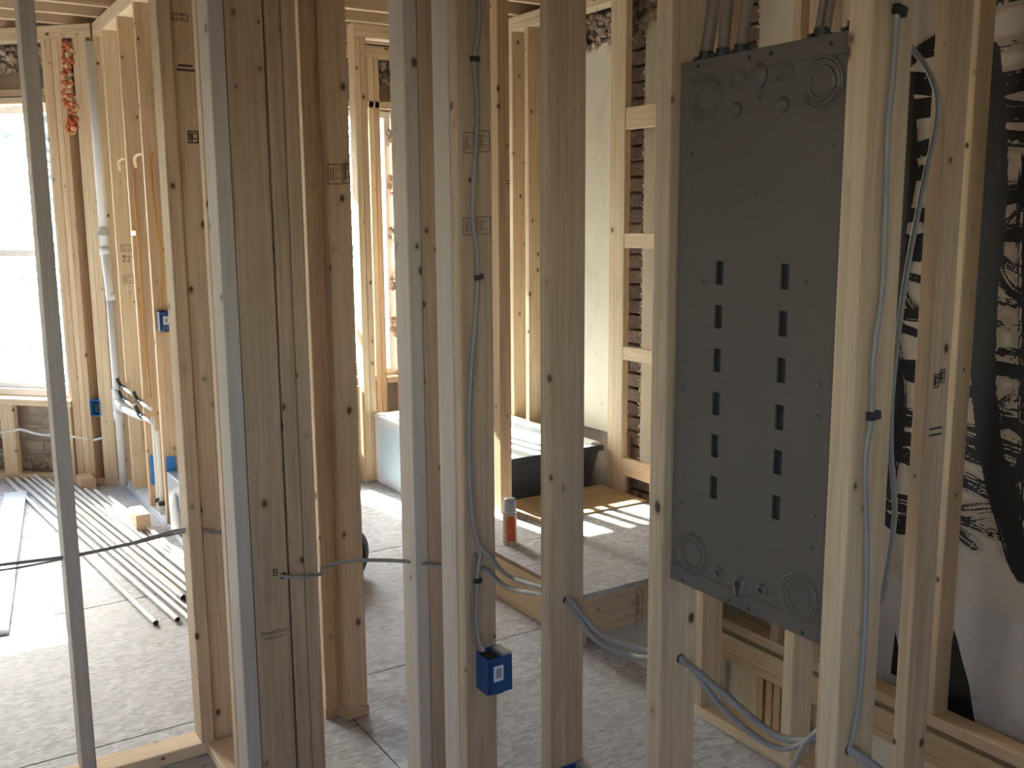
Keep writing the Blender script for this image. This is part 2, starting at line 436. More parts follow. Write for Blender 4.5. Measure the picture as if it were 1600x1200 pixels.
def on(st, x, y, z):
    """world point -> stud local (studs are unrotated children)"""
    w = st.location + BASE[st.parent.name]
    return Vector((x, y, z)) - w
stamp_frame(stA6, on(stA6, 1.163, 2.8295, 1.742), FACE_NY, .045, .06, 'ink', .0025); stamp_frame(stA6, on(stA6, 1.200, 2.8295, 1.745), FACE_NY, .022, .06, 'ink', .0025)
stamp_frame(stA4, on(stA4, 1.168, 2.0345, 1.78), FACE_NY, .03, .048); stamp_frame(stA4, on(stA4, 1.207, 2.0345, 1.785), FACE_NY, .034, .05)
stamp_frame(stA4, on(stA4, 1.165, 2.0345, 1.59), FACE_NY, .034, .04); stamp_frame(stA4, on(stA4, 1.205, 2.0345, 1.592), FACE_NY, .038, .042)
for dz, ww in ((0, .05), (.012, .04)): stamp_frame(stC1, on(stC1, .76, 2.8945, 2.02 + dz), FACE_NY, ww, .006, 'ink', .003, False)
stamp_frame(stC1, on(stC1, .77, 2.8945, 1.84), FACE_NY, .03, .035, 'ink', .004)
stamp_frame(stC1, on(stC1, .75, 2.8945, 2.16), FACE_NY, .05, .02, 'ink_faded', .003)
hole(stP2, on(stP2, .812, 2.4225, .688), FACE_NY, .009)
hole(stA3, on(stA3, 1.182, 1.6635, .793), FACE_NY, .009); hole(stA2, on(stA2, 1.19, 1.3075, .795), FACE_NY, .009); hole(stA1, on(stA1, 1.172, .9085, .808), FACE_NY, .009)

# ------------------------------------------------------------------ plumbing wall beyond
we = wall('wall_plumbing', (1.18, 4.6, 0), 'open stud wall with drain pipe and orange cables, sheathed low with white boards')
bar('bottom_plate', we, AX, (2.97, 6.30), (0, ZP), 'board_painted')
bar('top_plate', we, AX, (2.97, 6.36), (ZT, ZT + ZP), 'stud_wood_pale'); bar('top_plate', we, AX, (2.97, 6.36), (ZT + ZP, ZT + 2 * ZP), 'stud_wood_pale')
stE = {}
for i, y in enumerate((6.04, 5.61, 5.215, 4.80, 4.40, 4.0, 3.6, 3.2)):
    stE[i] = stud(we, AX, (y, y + .038), ('stud_wood_pale', 'stud_wood', 'stud_wood', 'stud_wood')[i % 4])
stud(we, AX, (6.262, 6.30), 'stud_wood_pale')
for k in range(9): bar('sheathing_board', we, (1.231, 1.247), (4.2, 6.1), (.06 + k * .115, .172 + k * .115), 'board_white', .003)
text_part(stE[0], '22"', on(stE[0], 1.196, 6.0395, 1.395), FACE_NY, .05, 'ink_faded')
stamp_frame(stE[0], on(stE[0], 1.19, 6.0395, 1.28), FACE_NY, .06, .05, 'ink_faded', .003)
stamp_frame(stE[0], on(stE[0], 1.19, 6.0395, 1.46), FACE_NY, .06, .04, 'ink_faded', .003)
stamp_frame(stE[0], on(stE[0], 1.19, 6.0395, .50), FACE_NY, .07, .05, 'ink_faded', .003)
box('wood_block', we, (1.135, 1.2), (6.055 - .045, 6.038), (.24, .56), 'board_wood')
box('red_mark', we, (1.132, 1.1395), (6.262, 6.30), (.06, .19), 'red_paint')

# ------------------------------------------------------------------ angled bay wall (45 degrees); local x = along wall, y = outward
c0 = 3.715; s0 = -4.0
wy = thing('wall_bay', (c0 + s0 / 2 ** .5, c0 - s0 / 2 ** .5, 0), 'angled bay wall of pale studs around the tall window with crumbling masonry', 'wall', None, 'structure', R(-45), (s0, 0, 0))
bar('bottom_plate', wy, (-4.95, -3.66), (0, .089), (0, ZP), 'stud_wood_pale')
for z in (ZT, ZT + ZP): bar('top_plate', wy, (-4.95, -3.66), (0, .089), (z, z + ZP), 'stud_wood_pale')
bar('stud', wy, (-4.000, -3.974), (.012, .10), (.525, 2.655), 'stud_wood_pale', axis=2); bar('stud', wy, (-4.03, -3.99), (.0, .089), (ZP, .482), 'stud_wood_pale', axis=2)
bar('stud', wy, (-3.973, -3.924), (0, .089), (ZP, ZT), 'stud_wood', axis=2); bar('stud', wy, (-3.922, -3.884), (0, .089), (ZP, ZT), 'stud_wood_pale', axis=2)
bar('stud', wy, (-3.882, -3.845), (-.002, .087), (ZP, ZT), 'stud_wood', axis=2)
bar('stud', wy, (-3.785, -3.747), (0, .089), (ZP, ZT), 'stud_wood_pale', axis=2); bar('stud', wy, (-3.746, -3.69), (-.002, .087), (ZP, ZT), 'stud_wood_pale', axis=2)
bar('stud', wy, (-4.50, -4.40), (0, .04), (ZP, .482), 'stud_wood_pale', axis=2); bar('stud', wy, (-4.90, -4.86), (0, .089), (ZP, ZT), 'stud_wood_pale', axis=2)
bar('sill_plate', wy, (-4.86, -3.975), (-.012, .12), (.483, .523), 'stud_wood_pale'); bar('header', wy, (-4.86, -4.0), (.015, .10), (2.345, 2.385), 'board_wood'); bar('header', wy, (-4.86, -4.0), (.0, .09), (2.30, 2.335), 'stud_wood_pale')
box('masonry', wy, (-5.0, -3.6), (.13, .32), (-.3, .50), 'masonry_rubble'); box('masonry', wy, (-5.0, -3.6), (.13, .32), (2.34, 2.97), 'plaster_dirty')
box('masonry', wy, (-3.975, -3.55), (.13, .32), (.50, 2.34), 'plaster_white'); box('masonry', wy, (-5.0, -4.88), (.13, .32), (.50, 2.34), 'plaster_dirty')
def rubble(name, parent, xr, yr, zr, mat, n, seed, smin=.018, smax=.05):
    smin *= .55; smax *= .55; n = int(n * 2.6)
    rr = random.Random(seed); v = []; f = []
    ico = bmesh.new(); bmesh.ops.create_icosphere(ico, subdivisions=1, radius=1); iv = [x.co.copy() for x in ico.verts]; iff = [[q.index for q in p.verts] for p in ico.faces]; ico.free()
    for _ in range(n):
        p = Vector((rr.uniform(*xr), rr.uniform(*yr), rr.uniform(*zr))); s = Vector([rr.uniform(smin, smax) for _ in range(3)]); b = len(v)
        v += [p + Vector((q.x * s.x, q.y * s.y, q.z * s.z)) * rr.uniform(.75, 1.2) for q in iv]; f += [[b + i for i in q] for q in iff]
    o = link(name, mesh(name, [q - Vector((xr[0], yr[0], zr[0])) for q in v], f), mat, parent, (xr[0], yr[0], zr[0]))
    o['kind'] = 'stuff'; return o
rubble('crumbled_mortar', wy, (-4.9, -3.7), (.10, .15), (2.50, 2.64), 'masonry_rubble', 150, 3)
rubble('crumbled_mortar', wy, (-4.9, -3.7), (.10, .14), (.04, .13), 'masonry_rubble', 130, 4, .015, .035)
rubble('crumbled_mortar', wy, (-3.85, -3.78), (.10, .14), (.04, .5), 'masonry_rubble', 40, 5, .015, .035)
for k in range(5):
    for j in range(4):
        x = -4.86 + j * .235 + (.11 if k % 2 else 0)
        box('brick', wy, (x, x + .215), (.118 + rnd.uniform(0, .012), .2), (.08 + k * .082, .148 + k * .082), 'plaster_dirty' if (k * 3 + j) % 3 else 'brick_old', .006)
# ------------------------------------------------------------------ bay front (to the left of the frame) and outer shell
wf = wall('wall_back', (.2, 7.1, 0), 'bay front wall with window opening beyond the left room')
for a, b, z0, z1 in ((-2.5, -1.0, -.3, 2.97), (.14, .44, -.3, 2.97), (-1.0, .14, -.3, .6), (-1.0, .14, 2.32, 2.97)): box('masonry', wf, (a, b), (7.08, 7.3), (z0, z1), 'plaster_dirty')
# ------------------------------------------------------------------ bathroom outer wall
wo = wall('wall_bath', (2.2, 6.2, 0), 'outer bathroom wall with tall window beyond the tub')
for a, b, z0, z1 in ((1.24, 2.0, -.3, 2.97), (3.02, 3.45, -.3, 2.97), (2.0, 3.02, -.3, .56), (2.0, 3.02, 2.33, 2.97)): box('masonry', wo, (a, b), (6.30, 6.45), (z0, z1), 'plaster_dirty')
for z in (ZT, ZT + ZP): bar('top_plate', wo, (1.24, 3.12), (6.17, 6.259), (z, z + ZP), 'stud_wood_pale')
bar('bottom_plate', wo, (1.24, 3.12), (6.17, 6.259), (0, ZP), 'stud_wood_pale')
for x, m in ((1.5, 'stud_wood'), (1.95, 'stud_wood'), (2.79, 'stud_wood_pale'), (2.83, 'stud_wood'), (2.985, 'stud_wood_pale'), (3.04, 'stud_wood')): stud(wo, (x, x + .038), (6.17, 6.259), m)
bar('sill_plate', wo, (1.99, 2.79), (6.16, 6.28), (.52, .56), 'stud_wood_pale'); bar('sill_plate', wo, (2.87, 2.985), (6.16, 6.28), (.50, .54), 'stud_wood_pale')
bar('header', wo, (1.99, 2.985), (6.17, 6.259), (2.335, 2.38), 'stud_wood_pale')
box('brown_panel', wo, (2.335, 2.415), (5.60, 5.62), (0, .60), 'board_wood', axis=2)
for k in range(6): rubble('crumbled_mortar', wo, (2.96, 3.12), (6.24, 6.30), (.5 + k * .32, .62 + k * .32), 'masonry_rubble', 12, 20 + k, .02, .05)
rubble('crumbled_mortar', wo, (2.7, 3.12), (6.25, 6.30), (2.5, 2.64), 'masonry_rubble', 40, 31)
# ------------------------------------------------------------------ tub head wall
wh = wall('wall_tub', (2.8, 5.58, 0), 'narrow stud wall at the window end of the bathtub')
HY = (5.54, 5.629)
for z in (ZT, ZT + ZP): bar('top_plate', wh, (2.42, 3.12), HY, (z, z + ZP), 'stud_wood_pale')
bar('bottom_plate', wh, (2.42, 3.12), HY, (0, ZP), 'stud_wood_pale')
for x, m in ((2.42, 'stud_wood_pale'), (2.459, 'stud_wood'), (3.05, 'stud_wood')): stud(wh, (x, x + .038), HY, m)
# ------------------------------------------------------------------ double stud at the near end of the tub
wn_ = wall('wall_nib', (2.45, 3.97, .2), 'doubled stud standing at the near corner of the bathtub')
stN = bar('stud', wn_, (2.41, 2.448), (3.935, 4.012), (.205, 2.73), 'stud_wood', axis=2); stN2 = bar('stud', wn_, (2.449, 2.474), (3.937, 4.014), (.205, 2.73), 'stud_wood', axis=2)
for z in (1.78, 1.765): box('stamp', wn_, (2.452, 2.472), (3.936, 3.9368), (z, z + .004), 'ink', .0004)

# ------------------------------------------------------------------ right-hand party wall: plaster, brick, studs
wr = wall('wall_right', (3.2, 3.5, 0), 'old plaster and brick party wall behind new studs, painted with black brush strokes')
FX = (3.13, 3.219)
box('backing', wr, (3.42, 3.5), (-1.78, 6.45), (-2.75, 2.97), 'mortar')
# plaster sheets, brick left bare between them
def pl_sheet(yr, zr, mat, x=3.285): return box('plaster_sheet', wr, (x, 3.42), yr, zr, mat, .01, axis=2)
pl_sheet((4.12, 6.40), (.46, 2.5), 'plaster_cream', 3.25); pl_sheet((3.33, 3.965), (.25, 2.60), 'plaster_cream')
pl_sheet((2.70, 3.205), (-2.7, 2.97), 'plaster_cream'); pl_sheet((4.05, 6.40), (-.2, .46), 'plaster_dirty', 3.27)
pl_sheet((3.20, 3.9), (-2.7, -.3), 'plaster_white'); pl_sheet((3.9, 6.4), (-2.7, -.2), 'plaster_dirty')
pl_sheet((-1.78, 1.55), (-2.7, 2.97), 'plaster_white'); pl_sheet((1.55, 2.70), (2.42, 2.97), 'plaster_cream'); pl_sheet((1.55, 2.70), (-2.7, .18), 'plaster_white')
rubble('crumbled_mortar', wr, (3.23, 3.30), (3.95, 5.6), (2.48, 2.66), 'masonry_rubble', 260, 41, .02, .05)
rubble('crumbled_mortar', wr, (3.26, 3.32), (3.20, 3.98), (2.56, 2.72), 'masonry_rubble', 150, 42, .02, .06)
for yv in (3.965, 3.33, 3.205): rubble('plaster_edge', wr, (3.284, 3.296), (yv - .012, yv + .012), (.3, 2.6), 'plaster_cream', 130, int(yv * 100), .006, .014)
rubble('plaster_edge', wr, (3.25, 3.27), (4.11, 4.13), (.5, 2.5), 'plaster_cream', 100, 8, .006, .014)
bv, bf = prism(.066, .10, .205, .006); brick_me = mesh('brick', bv, bf); brick_me.materials.append(MATS['brick_old'])
for k in range(33):
    z = .06 + k * .078
    for j, y in enumerate((3.86, 4.075) if k % 2 else (3.965,)):
        link('brick', brick_me, None, wr, (3.345 + rnd.uniform(-.008, .006), y, z), (R(-90), R(90), rnd.uniform(-.01, .01)))
    for y in ((3.27,) if k % 2 else (3.22, 3.33)):
        if z > 1.75: link('brick', brick_me, None, wr, (3.35 + rnd.uniform(-.006, .006), y, z), (R(-90), R(90), 0))
# studs in front of it
stud(wr, (3.13, 3.168), (3.919, 3.995), 'stud_wood_pale', (.205, ZT)); stud(wr, (3.135, 3.22), (4.0, 4.045), 'stud_wood_pale', (.205, ZT))
for y in (4.783, 5.2, 4.949): stud(wr, FX, (y, y + .038), 'stud_wood_pale' if y != 4.783 else 'stud_wood', (.0, ZT))
stud(wr, FX, (3.655, 3.695), 'stud_wood_pale', (.205, ZT)); stud(wr, FX, (3.22, 3.258), 'stud_wood_brown', (-.21, ZT))
for z0, z1 in ((2.035, 2.14), (1.462, 1.535), (.90, .968), (.30, .388)): bar('block', wr, (3.132, 3.17), (3.696, 3.918), (z0, z1), 'stud_wood_pale')
for z in (ZT, ZT + ZP): bar('top_plate', wr, FX, (-1.5, 6.1), (z, z + ZP), 'stud_wood_pale')
stud(wr, FX, (2.066, 2.104), 'stud_wood_pale', (-.216, ZT), 'stud standing on the stairwell beam'); stud(wr, FX, (1.655, 1.69), 'stud_wood_pale', (-.216, ZT)); stud(wr, FX, (2.83, 2.87), 'stud_wood', (-.216, ZT)); stud(wr, FX, (2.46, 2.498), 'stud_wood', (-.216, ZT))
stud(wr, FX, (1.2, 1.238), 'stud_wood_pale', (-.216, ZT))
bar('plate', wr, FX, (.2, 3.9), (-.262, -.217), 'stud_wood_pale'); bar('dark_strip', wr, (3.14, 3.21), (.2, 3.9), (-.284, -.263), 'old_wood'); bar('plate', wr, FX, (.2, 3.9), (-.372, -.285), 'stud_wood_pale'); bar('plate', wr, FX, (.2, 3.9), (-.411, -.373), 'stud_wood_pale')  # darker wood strip set back slightly between the upper plates
for y in (2.80, 2.845, 2.9, 1.95, 3.25): stud(wr, FX, (y, y + .038), 'stud_wood', (-2.7, -.412))
box('stud', wr, FX, (2.60, 2.64), (-.216, .0), 'stud_wood', axis=2)
# painted plaster: brush strokes as a colour layer on a dense sheet
GY0, GY1, GZ0, GZ1, CELL = 1.55, 2.70, .18, 2.42, .0045
ny, nz_ = int((GY1 - GY0) / CELL), int((GZ1 - GZ0) / CELL)
ys = np.linspace(GY0, GY1, ny + 1); zs = np.linspace(GZ0, GZ1, nz_ + 1)
YY, ZZ = np.meshgrid(ys, zs)
paint = np.zeros_like(YY); smear = np.zeros_like(YY)
rg = np.random.RandomState(11)
def stroke(pts, w, dry=.3, strength=1.0):
    path = [(p.x, p.y) for p in catmull([(a, b, 0) for a, b in pts], 14)]
    best = np.full(YY.shape, 9.0); side = np.zeros(YY.shape); tt = np.zeros(YY.shape); L = len(path) - 1
    for i in range(L):
        (ax, ay), (bx, by) = path[i], path[i + 1]; dx, dy = bx - ax, by - ay; l2 = dx * dx + dy * dy + 1e-9
        if True:
            t = np.clip(((YY - ax) * dx + (ZZ - ay) * dy) / l2, 0, 1); ex = YY - ax - t * dx; ey = ZZ - ay - t * dy; d = np.hypot(ex, ey)
            m = d < best; best[m] = d[m]; side[m] = (np.sign(ex * dy - ey * dx) * d)[m]; tt[m] = ((i + t) / L)[m]
    v = side / w
    NB, NT_ = 26, 10
    br = rg.rand(NB + 1, NT_ + 1) * .6 + rg.rand(NB + 1, 1) * .4
    bi = np.clip((v + 1) / 2 * NB, 0, NB - 1e-6); ti = np.clip(tt * NT_, 0, NT_ - 1e-6); i0 = bi.astype(int); j0 = ti.astype(int); fb_ = bi - i0; ft = ti - j0
    bn = (br[i0, j0] * (1 - fb_) + br[i0 + 1, j0] * fb_) * (1 - ft) + (br[i0, j0 + 1] * (1 - fb_) + br[i0 + 1, j0 + 1] * fb_) * ft
    keep = np.clip((bn - (dry * (.35 + .9 * tt)) * 1.0 - .02 - .25 * np.abs(v) ** 3) * 5 + .5, 0, 1)
    a = np.clip((1 - np.abs(v)) * 5, 0, 1) * keep * strength * (best < w)
    np.maximum(paint, a, out=paint)
    np.maximum(smear, np.clip((1.5 - np.abs(v)) * 2, 0, 1) * .55 * (best < w * 1.5) * (tt > .25), out=smear)
# long verticals
stroke([(2.13, 2.15), (2.07, 1.75), (2.075, 1.3), (2.03, .85), (1.90, .47), (1.84, .36)], .055, .1)
stroke([(1.90, 2.1), (1.95, 1.7), (1.91, 1.1), (1.88, .7), (1.86, .42)], .04, .55)
stroke([(2.20, 2.0), (2.18, 1.6)], .03, .5)
stroke([(2.47, 2.1), (2.43, 1.8), (2.46, 1.55)], .06, .15); stroke([(2.42, 1.5), (2.46, 1.2), (2.41, .9), (2.44, .55)], .05, .25)
stroke([(1.72, 2.2), (1.76, 1.5), (1.70, .9), (1.74, .5)], .06, .25); stroke([(2.62, 1.9), (2.6, 1.2), (2.63, .6)], .05, .4)
# sweeping cross strokes
z = 2.18
while z > .42:
    a = rg.uniform(-.06, .06); w = rg.uniform(.018, .046); y1 = rg.uniform(2.36, 2.58); y0 = rg.uniform(1.62, 1.85)
    stroke([(y1, z + a), ((y0 + y1) / 2 + .05, z + rg.uniform(-.03, .06)), ((y0 + y1) / 2 - .1, z - a * .6), (y0, z + rg.uniform(-.08, .05))], w, rg.uniform(.22, .6))
    z -= rg.uniform(.075, .13)
for _ in range(12):
    cy, cz, r0 = rg.uniform(1.75, 2.5), rg.uniform(.55, 2.0), rg.uniform(.06, .13); a0 = rg.uniform(0, 6.28)
    stroke([(cy + r0 * math.cos(a0 + t), cz + r0 * 1.2 * math.sin(a0 + t)) for t in np.linspace(0, rg.uniform(2, 4.5), 7)], rg.uniform(.012, .03), rg.uniform(.3, .6))
stroke([(2.5, 2.12), (2.40, 2.2), (2.25, 2.26), (2.05, 2.33), (1.7, 2.30)], .028, .35)
stroke([(2.46, .44), (2.36, .40), (2.2, .47), (2.05, .42)], .03, .4)
paint *= np.clip((2.37 - ZZ) * 20, 0, 1) * np.clip((ZZ - .30) * 16, 0, 1)
smear *= np.clip((2.37 - ZZ) * 20, 0, 1) * np.clip((ZZ - .36) * 16, 0, 1)
V = np.stack([np.full(YY.size, 0.0), YY.ravel() - 2.1, ZZ.ravel()], 1)
idx = np.arange(YY.size).reshape(YY.shape)
Q = np.stack([idx[:-1, :-1], idx[1:, :-1], idx[1:, 1:], idx[:-1, 1:]], -1).reshape(-1, 4)
gm = bpy.data.meshes.new('painted_plaster'); gm.vertices.add(len(V)); gm.vertices.foreach_set('co', V.ravel().astype('f'))
gm.loops.add(Q.size); gm.loops.foreach_set('vertex_index', Q.ravel().astype('i')); gm.polygons.add(len(Q)); gm.polygons.foreach_set('loop_start', np.arange(0, Q.size, 4).astype('i'))
gm.update(calc_edges=True)
ca = gm.color_attributes.new('paint', 'FLOAT_COLOR', 'POINT')
cc = np.ones((YY.size, 4), 'f'); cc[:, 0] = paint.ravel(); cc[:, 1] = (smear * (1 - paint)).ravel(); cc[:, 2] = 0
ca.data.foreach_set('color', cc.ravel())
gp = link('painted_plaster', gm, 'graffiti_plaster', wr, (3.283, 2.1, 0)); gp['label'] = 'plaster covered with black brush strokes'
box('plaster_core', wr, (3.286, 3.42), (1.55, 2.70), (.18, 2.42), 'plaster_white', .002)
for y, z, w_, h_ in ((2.335, -.12, .03, .09), (2.055, -.10, .07, .17), (2.86, -.62, .05, .10)):
    v = [(0, w_, -h_), (0, -w_ * .9, -h_), (0, -w_ * .35, -h_ * .1), (0, w_ * .15, h_ * .4), (0, w_ * .45, h_ * .75), (0, w_ * .7, h_), (0, w_ * .8, h_ * .5)]
    v2 = [(-.0015, b, c) for _, b, c in v]; n = len(v)
    link('paint_drip', mesh('paint_drip', v + v2, [tuple(range(n, 2 * n))[::-1]] + [(i, (i + 1) % n, n + (i + 1) % n, n + i) for i in range(n)]), 'ink_black', wr, (3.2845, y, z))

# ------------------------------------------------------------------ stairwell
sw = wall('wall_stairwell', (2.3, 1.5, -2.7), 'lower walls of the open stairwell beside the hall')
box('lower_floor', sw, (2.0, 3.45), (-1.78, 4.0), (-2.75, -2.70), 'old_wood'); box('lower_wall', sw, (2.10, 2.19), (-1.78, 3.1), (-2.7, -.301), 'plaster_white'); box('lower_wall', sw, (2.19, 3.42), (3.4, 3.45), (-2.7, -.31), 'plaster_dirty')
for a, b, z0, z1 in ((2.19, 2.75, -.3, 2.9), (3.15, 3.42, -.3, 2.9), (2.19, 3.42, -2.7, -.3), (2.75, 3.15, -.3, 1.5), (2.75, 3.15, 2.1, 2.9)): box('lower_wall', sw, (a, b), (-1.78, -1.7), (z0, z1), 'plaster_white', axis=2)  # unseen opening in the end wall, added to light the stairwell side
box('lower_wall', sw, (2.20, 3.42), (3.37, 3.385), (-2.7, -.02), 'plaster_white')

# ------------------------------------------------------------------ stair guard wall
wd = wall('wall_middle', (2.15, 1.8, 0), 'open stud wall along the stairwell behind the electrical panel')
DX = (2.112, 2.199)
bar('bottom_plate', wd, DX, (-1.5, 2.262), (0, ZP), 'stud_wood_pale')
for z in (ZT, ZT + ZP): bar('top_plate', wd, DX, (-1.5, 2.262), (z, z + ZP), 'stud_wood_pale')
for i, y in enumerate((2.220, 1.845, 1.467, 1.07, .67)):
    s_ = stud(wd, DX, (y, y + .038), ('stud_wood', 'stud_wood_pale', 'stud_wood', 'stud_wood_pale', 'stud_wood')[i])
    if i == 2: stD = s_
for dz in (0, .016): stamp_frame(stD, on(stD, 2.155, 1.4665, 1.075 + dz), FACE_NY, .05, .005, 'ink', .0025, False)
stamp_frame(stD, on(stD, 2.145, 1.4665, 1.21), FACE_NY, .02, .035, 'ink', .003); stamp_frame(stD, on(stD, 2.168, 1.4665, 1.22), FACE_NY, .02, .035, 'ink', .003)
bar('brace', wd, (2.115, 2.15), (1.70, 1.735), (.0385, .25), 'stud_wood_pale', axis=2)

# ------------------------------------------------------------------ windows
def window(idx, loc, rotz, label, x0, x1, z0, z1, zm, d):
    w = thing('window_%d' % idx, loc, label, 'window', None, 'structure', rotz, (0, 0, 0))
    fw = .045
    for a, b, c, e in ((x0, x1, z0, z0 + fw), (x0, x1, z1 - fw, z1), (x0, x0 + fw, z0 + fw, z1 - fw), (x1 - fw, x1, z0 + fw, z1 - fw)): box('window_frame', w, (a, b), (d, d + .09), (c, e), 'window_vinyl', .004)
    if zm:
        box('meeting_rail', w, (x0 + fw, x1 - fw), (d + .02, d + .07), (zm - .022, zm + .022), 'window_vinyl', .004)
        box('pane', w, (x0 + fw, x1 - fw), (d + .04, d + .046), (z0 + fw, zm - .022), 'window_glass', .001); box('pane', w, (x0 + fw, x1 - fw), (d + .05, d + .056), (zm + .022, z1 - fw), 'window_glass', .001)
        box('sash_rail', w, (x0 + fw, x1 - fw), (d + .025, d + .065), (z0 + fw, z0 + fw + .035), 'window_vinyl', .003)
    else: box('pane', w, (x0 + fw, x1 - fw), (d + .04, d + .046), (z0 + fw, z1 - fw), 'window_glass', .001)
    return w
window(1, (c0, c0, 0), R(-45), 'tall bright sash window in the angled bay wall at the left edge', -4.86, -4.002, .525, 2.30, 1.42, .10)
window(5, (0, 0, 0), 0, 'left light of the bathroom window, hidden behind the post', 2.0, 2.50, .56, 2.33, 1.42, 6.27)
window(2, (0, 0, 0), 0, 'bright window beyond the bathtub seen between the middle studs', 2.54, 2.79, .56, 2.33, 1.42, 6.27)
window(3, (0, 0, 0), 0, 'narrow bright window light beside the tub wall studs', 2.87, 2.985, .54, 2.33, None, 6.27)
window(4, (0, 0, 0), 0, 'bay front window just beyond the left edge of the view', -1.0, .14, .6, 2.32, 1.42, 7.1)

# ================================================================== THINGS
# ------------------------------------------------------------------ electrical panel (seen from the back)
PX, PY0, PY1, PZ0, PZ1 = 1.155, .953, 1.299, .9616, 1.8595
ep = thing('electrical_panel', (1.2, 1.126, PZ0), 'large dark brown-grey electrical panel box seen from the back between two studs', 'electrical panel')
def panel_shell():
    slots = []
    for y, zl in ((1.1965, (1.5165, 1.4447, 1.3725, 1.299, 1.227, 1.1543)), (1.0567, (1.5171, 1.445, 1.3728, 1.2992, 1.2276, 1.1542))):
        for zc in zl: slots.append((y - .0085, y + .0085, zc - .0195, zc + .0195))
    ysn = sorted({PY0, PY1} | {a for s in slots for a in s[:2]}); zsn = sorted({PZ0, PZ1, PZ0 + .018, PZ1 - .018} | {round(a, 5) for s in slots for a in s[2:]})
    v = {}; vl = []; fl_ = []
    def P(x, y, z):
        k = (round(x, 5), round(y, 5), round(z, 5))
        if k not in v: v[k] = len(vl); vl.append(k)
        return v[k]
    TH = .0016
    for i in range(len(ysn) - 1):
        for j in range(len(zsn) - 1):
            yc, zc = (ysn[i] + ysn[i + 1]) / 2, (zsn[j] + zsn[j + 1]) / 2
            if any(s[0] < yc < s[1] and s[2] < zc < s[3] for s in slots): continue
            xo = PX
            fl_.append((P(xo, ysn[i], zsn[j]), P(xo, ysn[i], zsn[j + 1]), P(xo, ysn[i + 1], zsn[j + 1]), P(xo, ysn[i + 1], zsn[j])))
    for s in slots:   # returned edges of the punched slots
        for (a, b), (c, d) in (((s[0], s[2]), (s[1], s[2])), ((s[1], s[2]), (s[1], s[3])), ((s[1], s[3]), (s[0], s[3])), ((s[0], s[3]), (s[0], s[2]))):
            fl_.append((P(PX, a, b), P(PX, c, d), P(PX + .004, c, d), P(PX + .004, a, b)))
    D = .093
    for (a, b), (c, d) in (((PY0, PZ0), (PY1, PZ0)), ((PY1, PZ0), (PY1, PZ1)), ((PY1, PZ1), (PY0, PZ1)), ((PY0, PZ1), (PY0, PZ0))):
        fl_.append((P(PX, a, b), P(PX + D, a, b), P(PX + D, c, d), P(PX, c, d)))
    fl_.append((P(PX + D, PY0, PZ0), P(PX + D, PY0, PZ1), P(PX + D, PY1, PZ1), P(PX + D, PY1, PZ0)))
    o0 = Vector((1.2, 1.126, 1.41))
    return link('enclosure', mesh('enclosure', [Vector(p) - o0 for p in vl], fl_), 'panel_paint', ep, o0)
panel_shell()
for zz in (PZ1 - .0155, PZ0 + .0155):   # folded end flanges: a shallow raised strip with a crease line
    box('end_flange', ep, (PX - .0016, PX + .001), (PY0 + .001, PY1 - .001), (zz - .0145, zz + .0145), 'panel_paint', .0008)
for y, zl in ((1.1965, (1.5165, 1.4447, 1.3725, 1.299, 1.227, 1.1543)), (1.0567, (1.5171, 1.445, 1.3728, 1.2992, 1.2276, 1.1542))):
    for zc in zl:
        sl_ = box('slot_insert', ep, (PX + .005, PX + .03), (y - .0105, y + .0105), (zc - .022, zc + .022), 'panel_black', .001)
        BASE[sl_.name] = Vector((PX + .0175, y, zc)); box('slot_clip', sl_, (PX + .0015, PX + .006), (y - .0078, y - .0015), (zc - .008, zc + .010), 'panel_black', .0008)
ROTX = (0, R(-90), 0)          # lathe axis towards -x
def ring_me(r, t=.0026):
    return mesh('knockout_ring', *lathe([(r - .0022, 0), (r - .0012, t), (r + .0012, t), (r + .0022, 0)], 40, False), True)
def disc_ring(y, z, r): lath('knockout_ring', ep, None, (PX, y, z), 'panel_paint', ROTX, me=ring_me(r))
for y, z in ((1.2402, 1.7965), (1.0005, 1.7945), (1.2464, 1.023), (1.0046, 1.0225)):
    for r in (.0365, .0315, .0225): disc_ring(y, z, r)
    lath('knockout', ep, [(.0315, 0), (.0312, .0009), (.0240, .0009), (.0237, 0)], (PX, y, z), 'panel_paint', ROTX, 40, cap=False)
for y, z in ((1.1701, 1.8205), (1.0743, 1.819)):
    for r in (.0155, .0105): disc_ring(y, z, r)
def dome(name, y, z, ry, rz, hgt, holed):
    prof = [(1.0, 0), (.92, .35), (.78, .75), (.62, .95), (.45, 1.0), (.30, .98)] + ([(.26, .7), (.25, 0)] if holed else [(.12, 1.0), (.03, 1.0)])
    vv, ff = lathe([(a, b) for a, b in prof], 28, not holed)
    o = link(name, mesh(name, [(x * rz, y_ * ry, w * hgt) for x, y_, w in vv], ff, True), 'panel_paint', ep, (PX, y, z), ROTX)
    return o
dome('mounting_boss', 1.1215, 1.8187, .0155, .0205, .006, False)
for y, z in ((1.1695, 1.7721), (1.0731, 1.7706)): dome('dimple', y, z, .0125, .0125, .006, False)
for y, z in ((1.1769, 1.0096), (1.0789, 1.0105)):
    dome('dimple', y, z, .0115, .0115, .005, True); lath('screw_hole', ep, [(.0042, 0), (.0042, .0055)], (PX, y, z), 'panel_black', ROTX, 16, False)
dome('mounting_boss', 1.1285, 1.0, .0145, .021, .006, True)
lath('keyhole', ep, [(.007, 0), (.007, .0062)], (PX, 1.1285, 1.005), 'panel_black', ROTX, 20, False); box('keyhole_slot', ep, (PX - .0062, PX), (1.1255, 1.1315), (.985, 1.003), 'panel_black', .001)
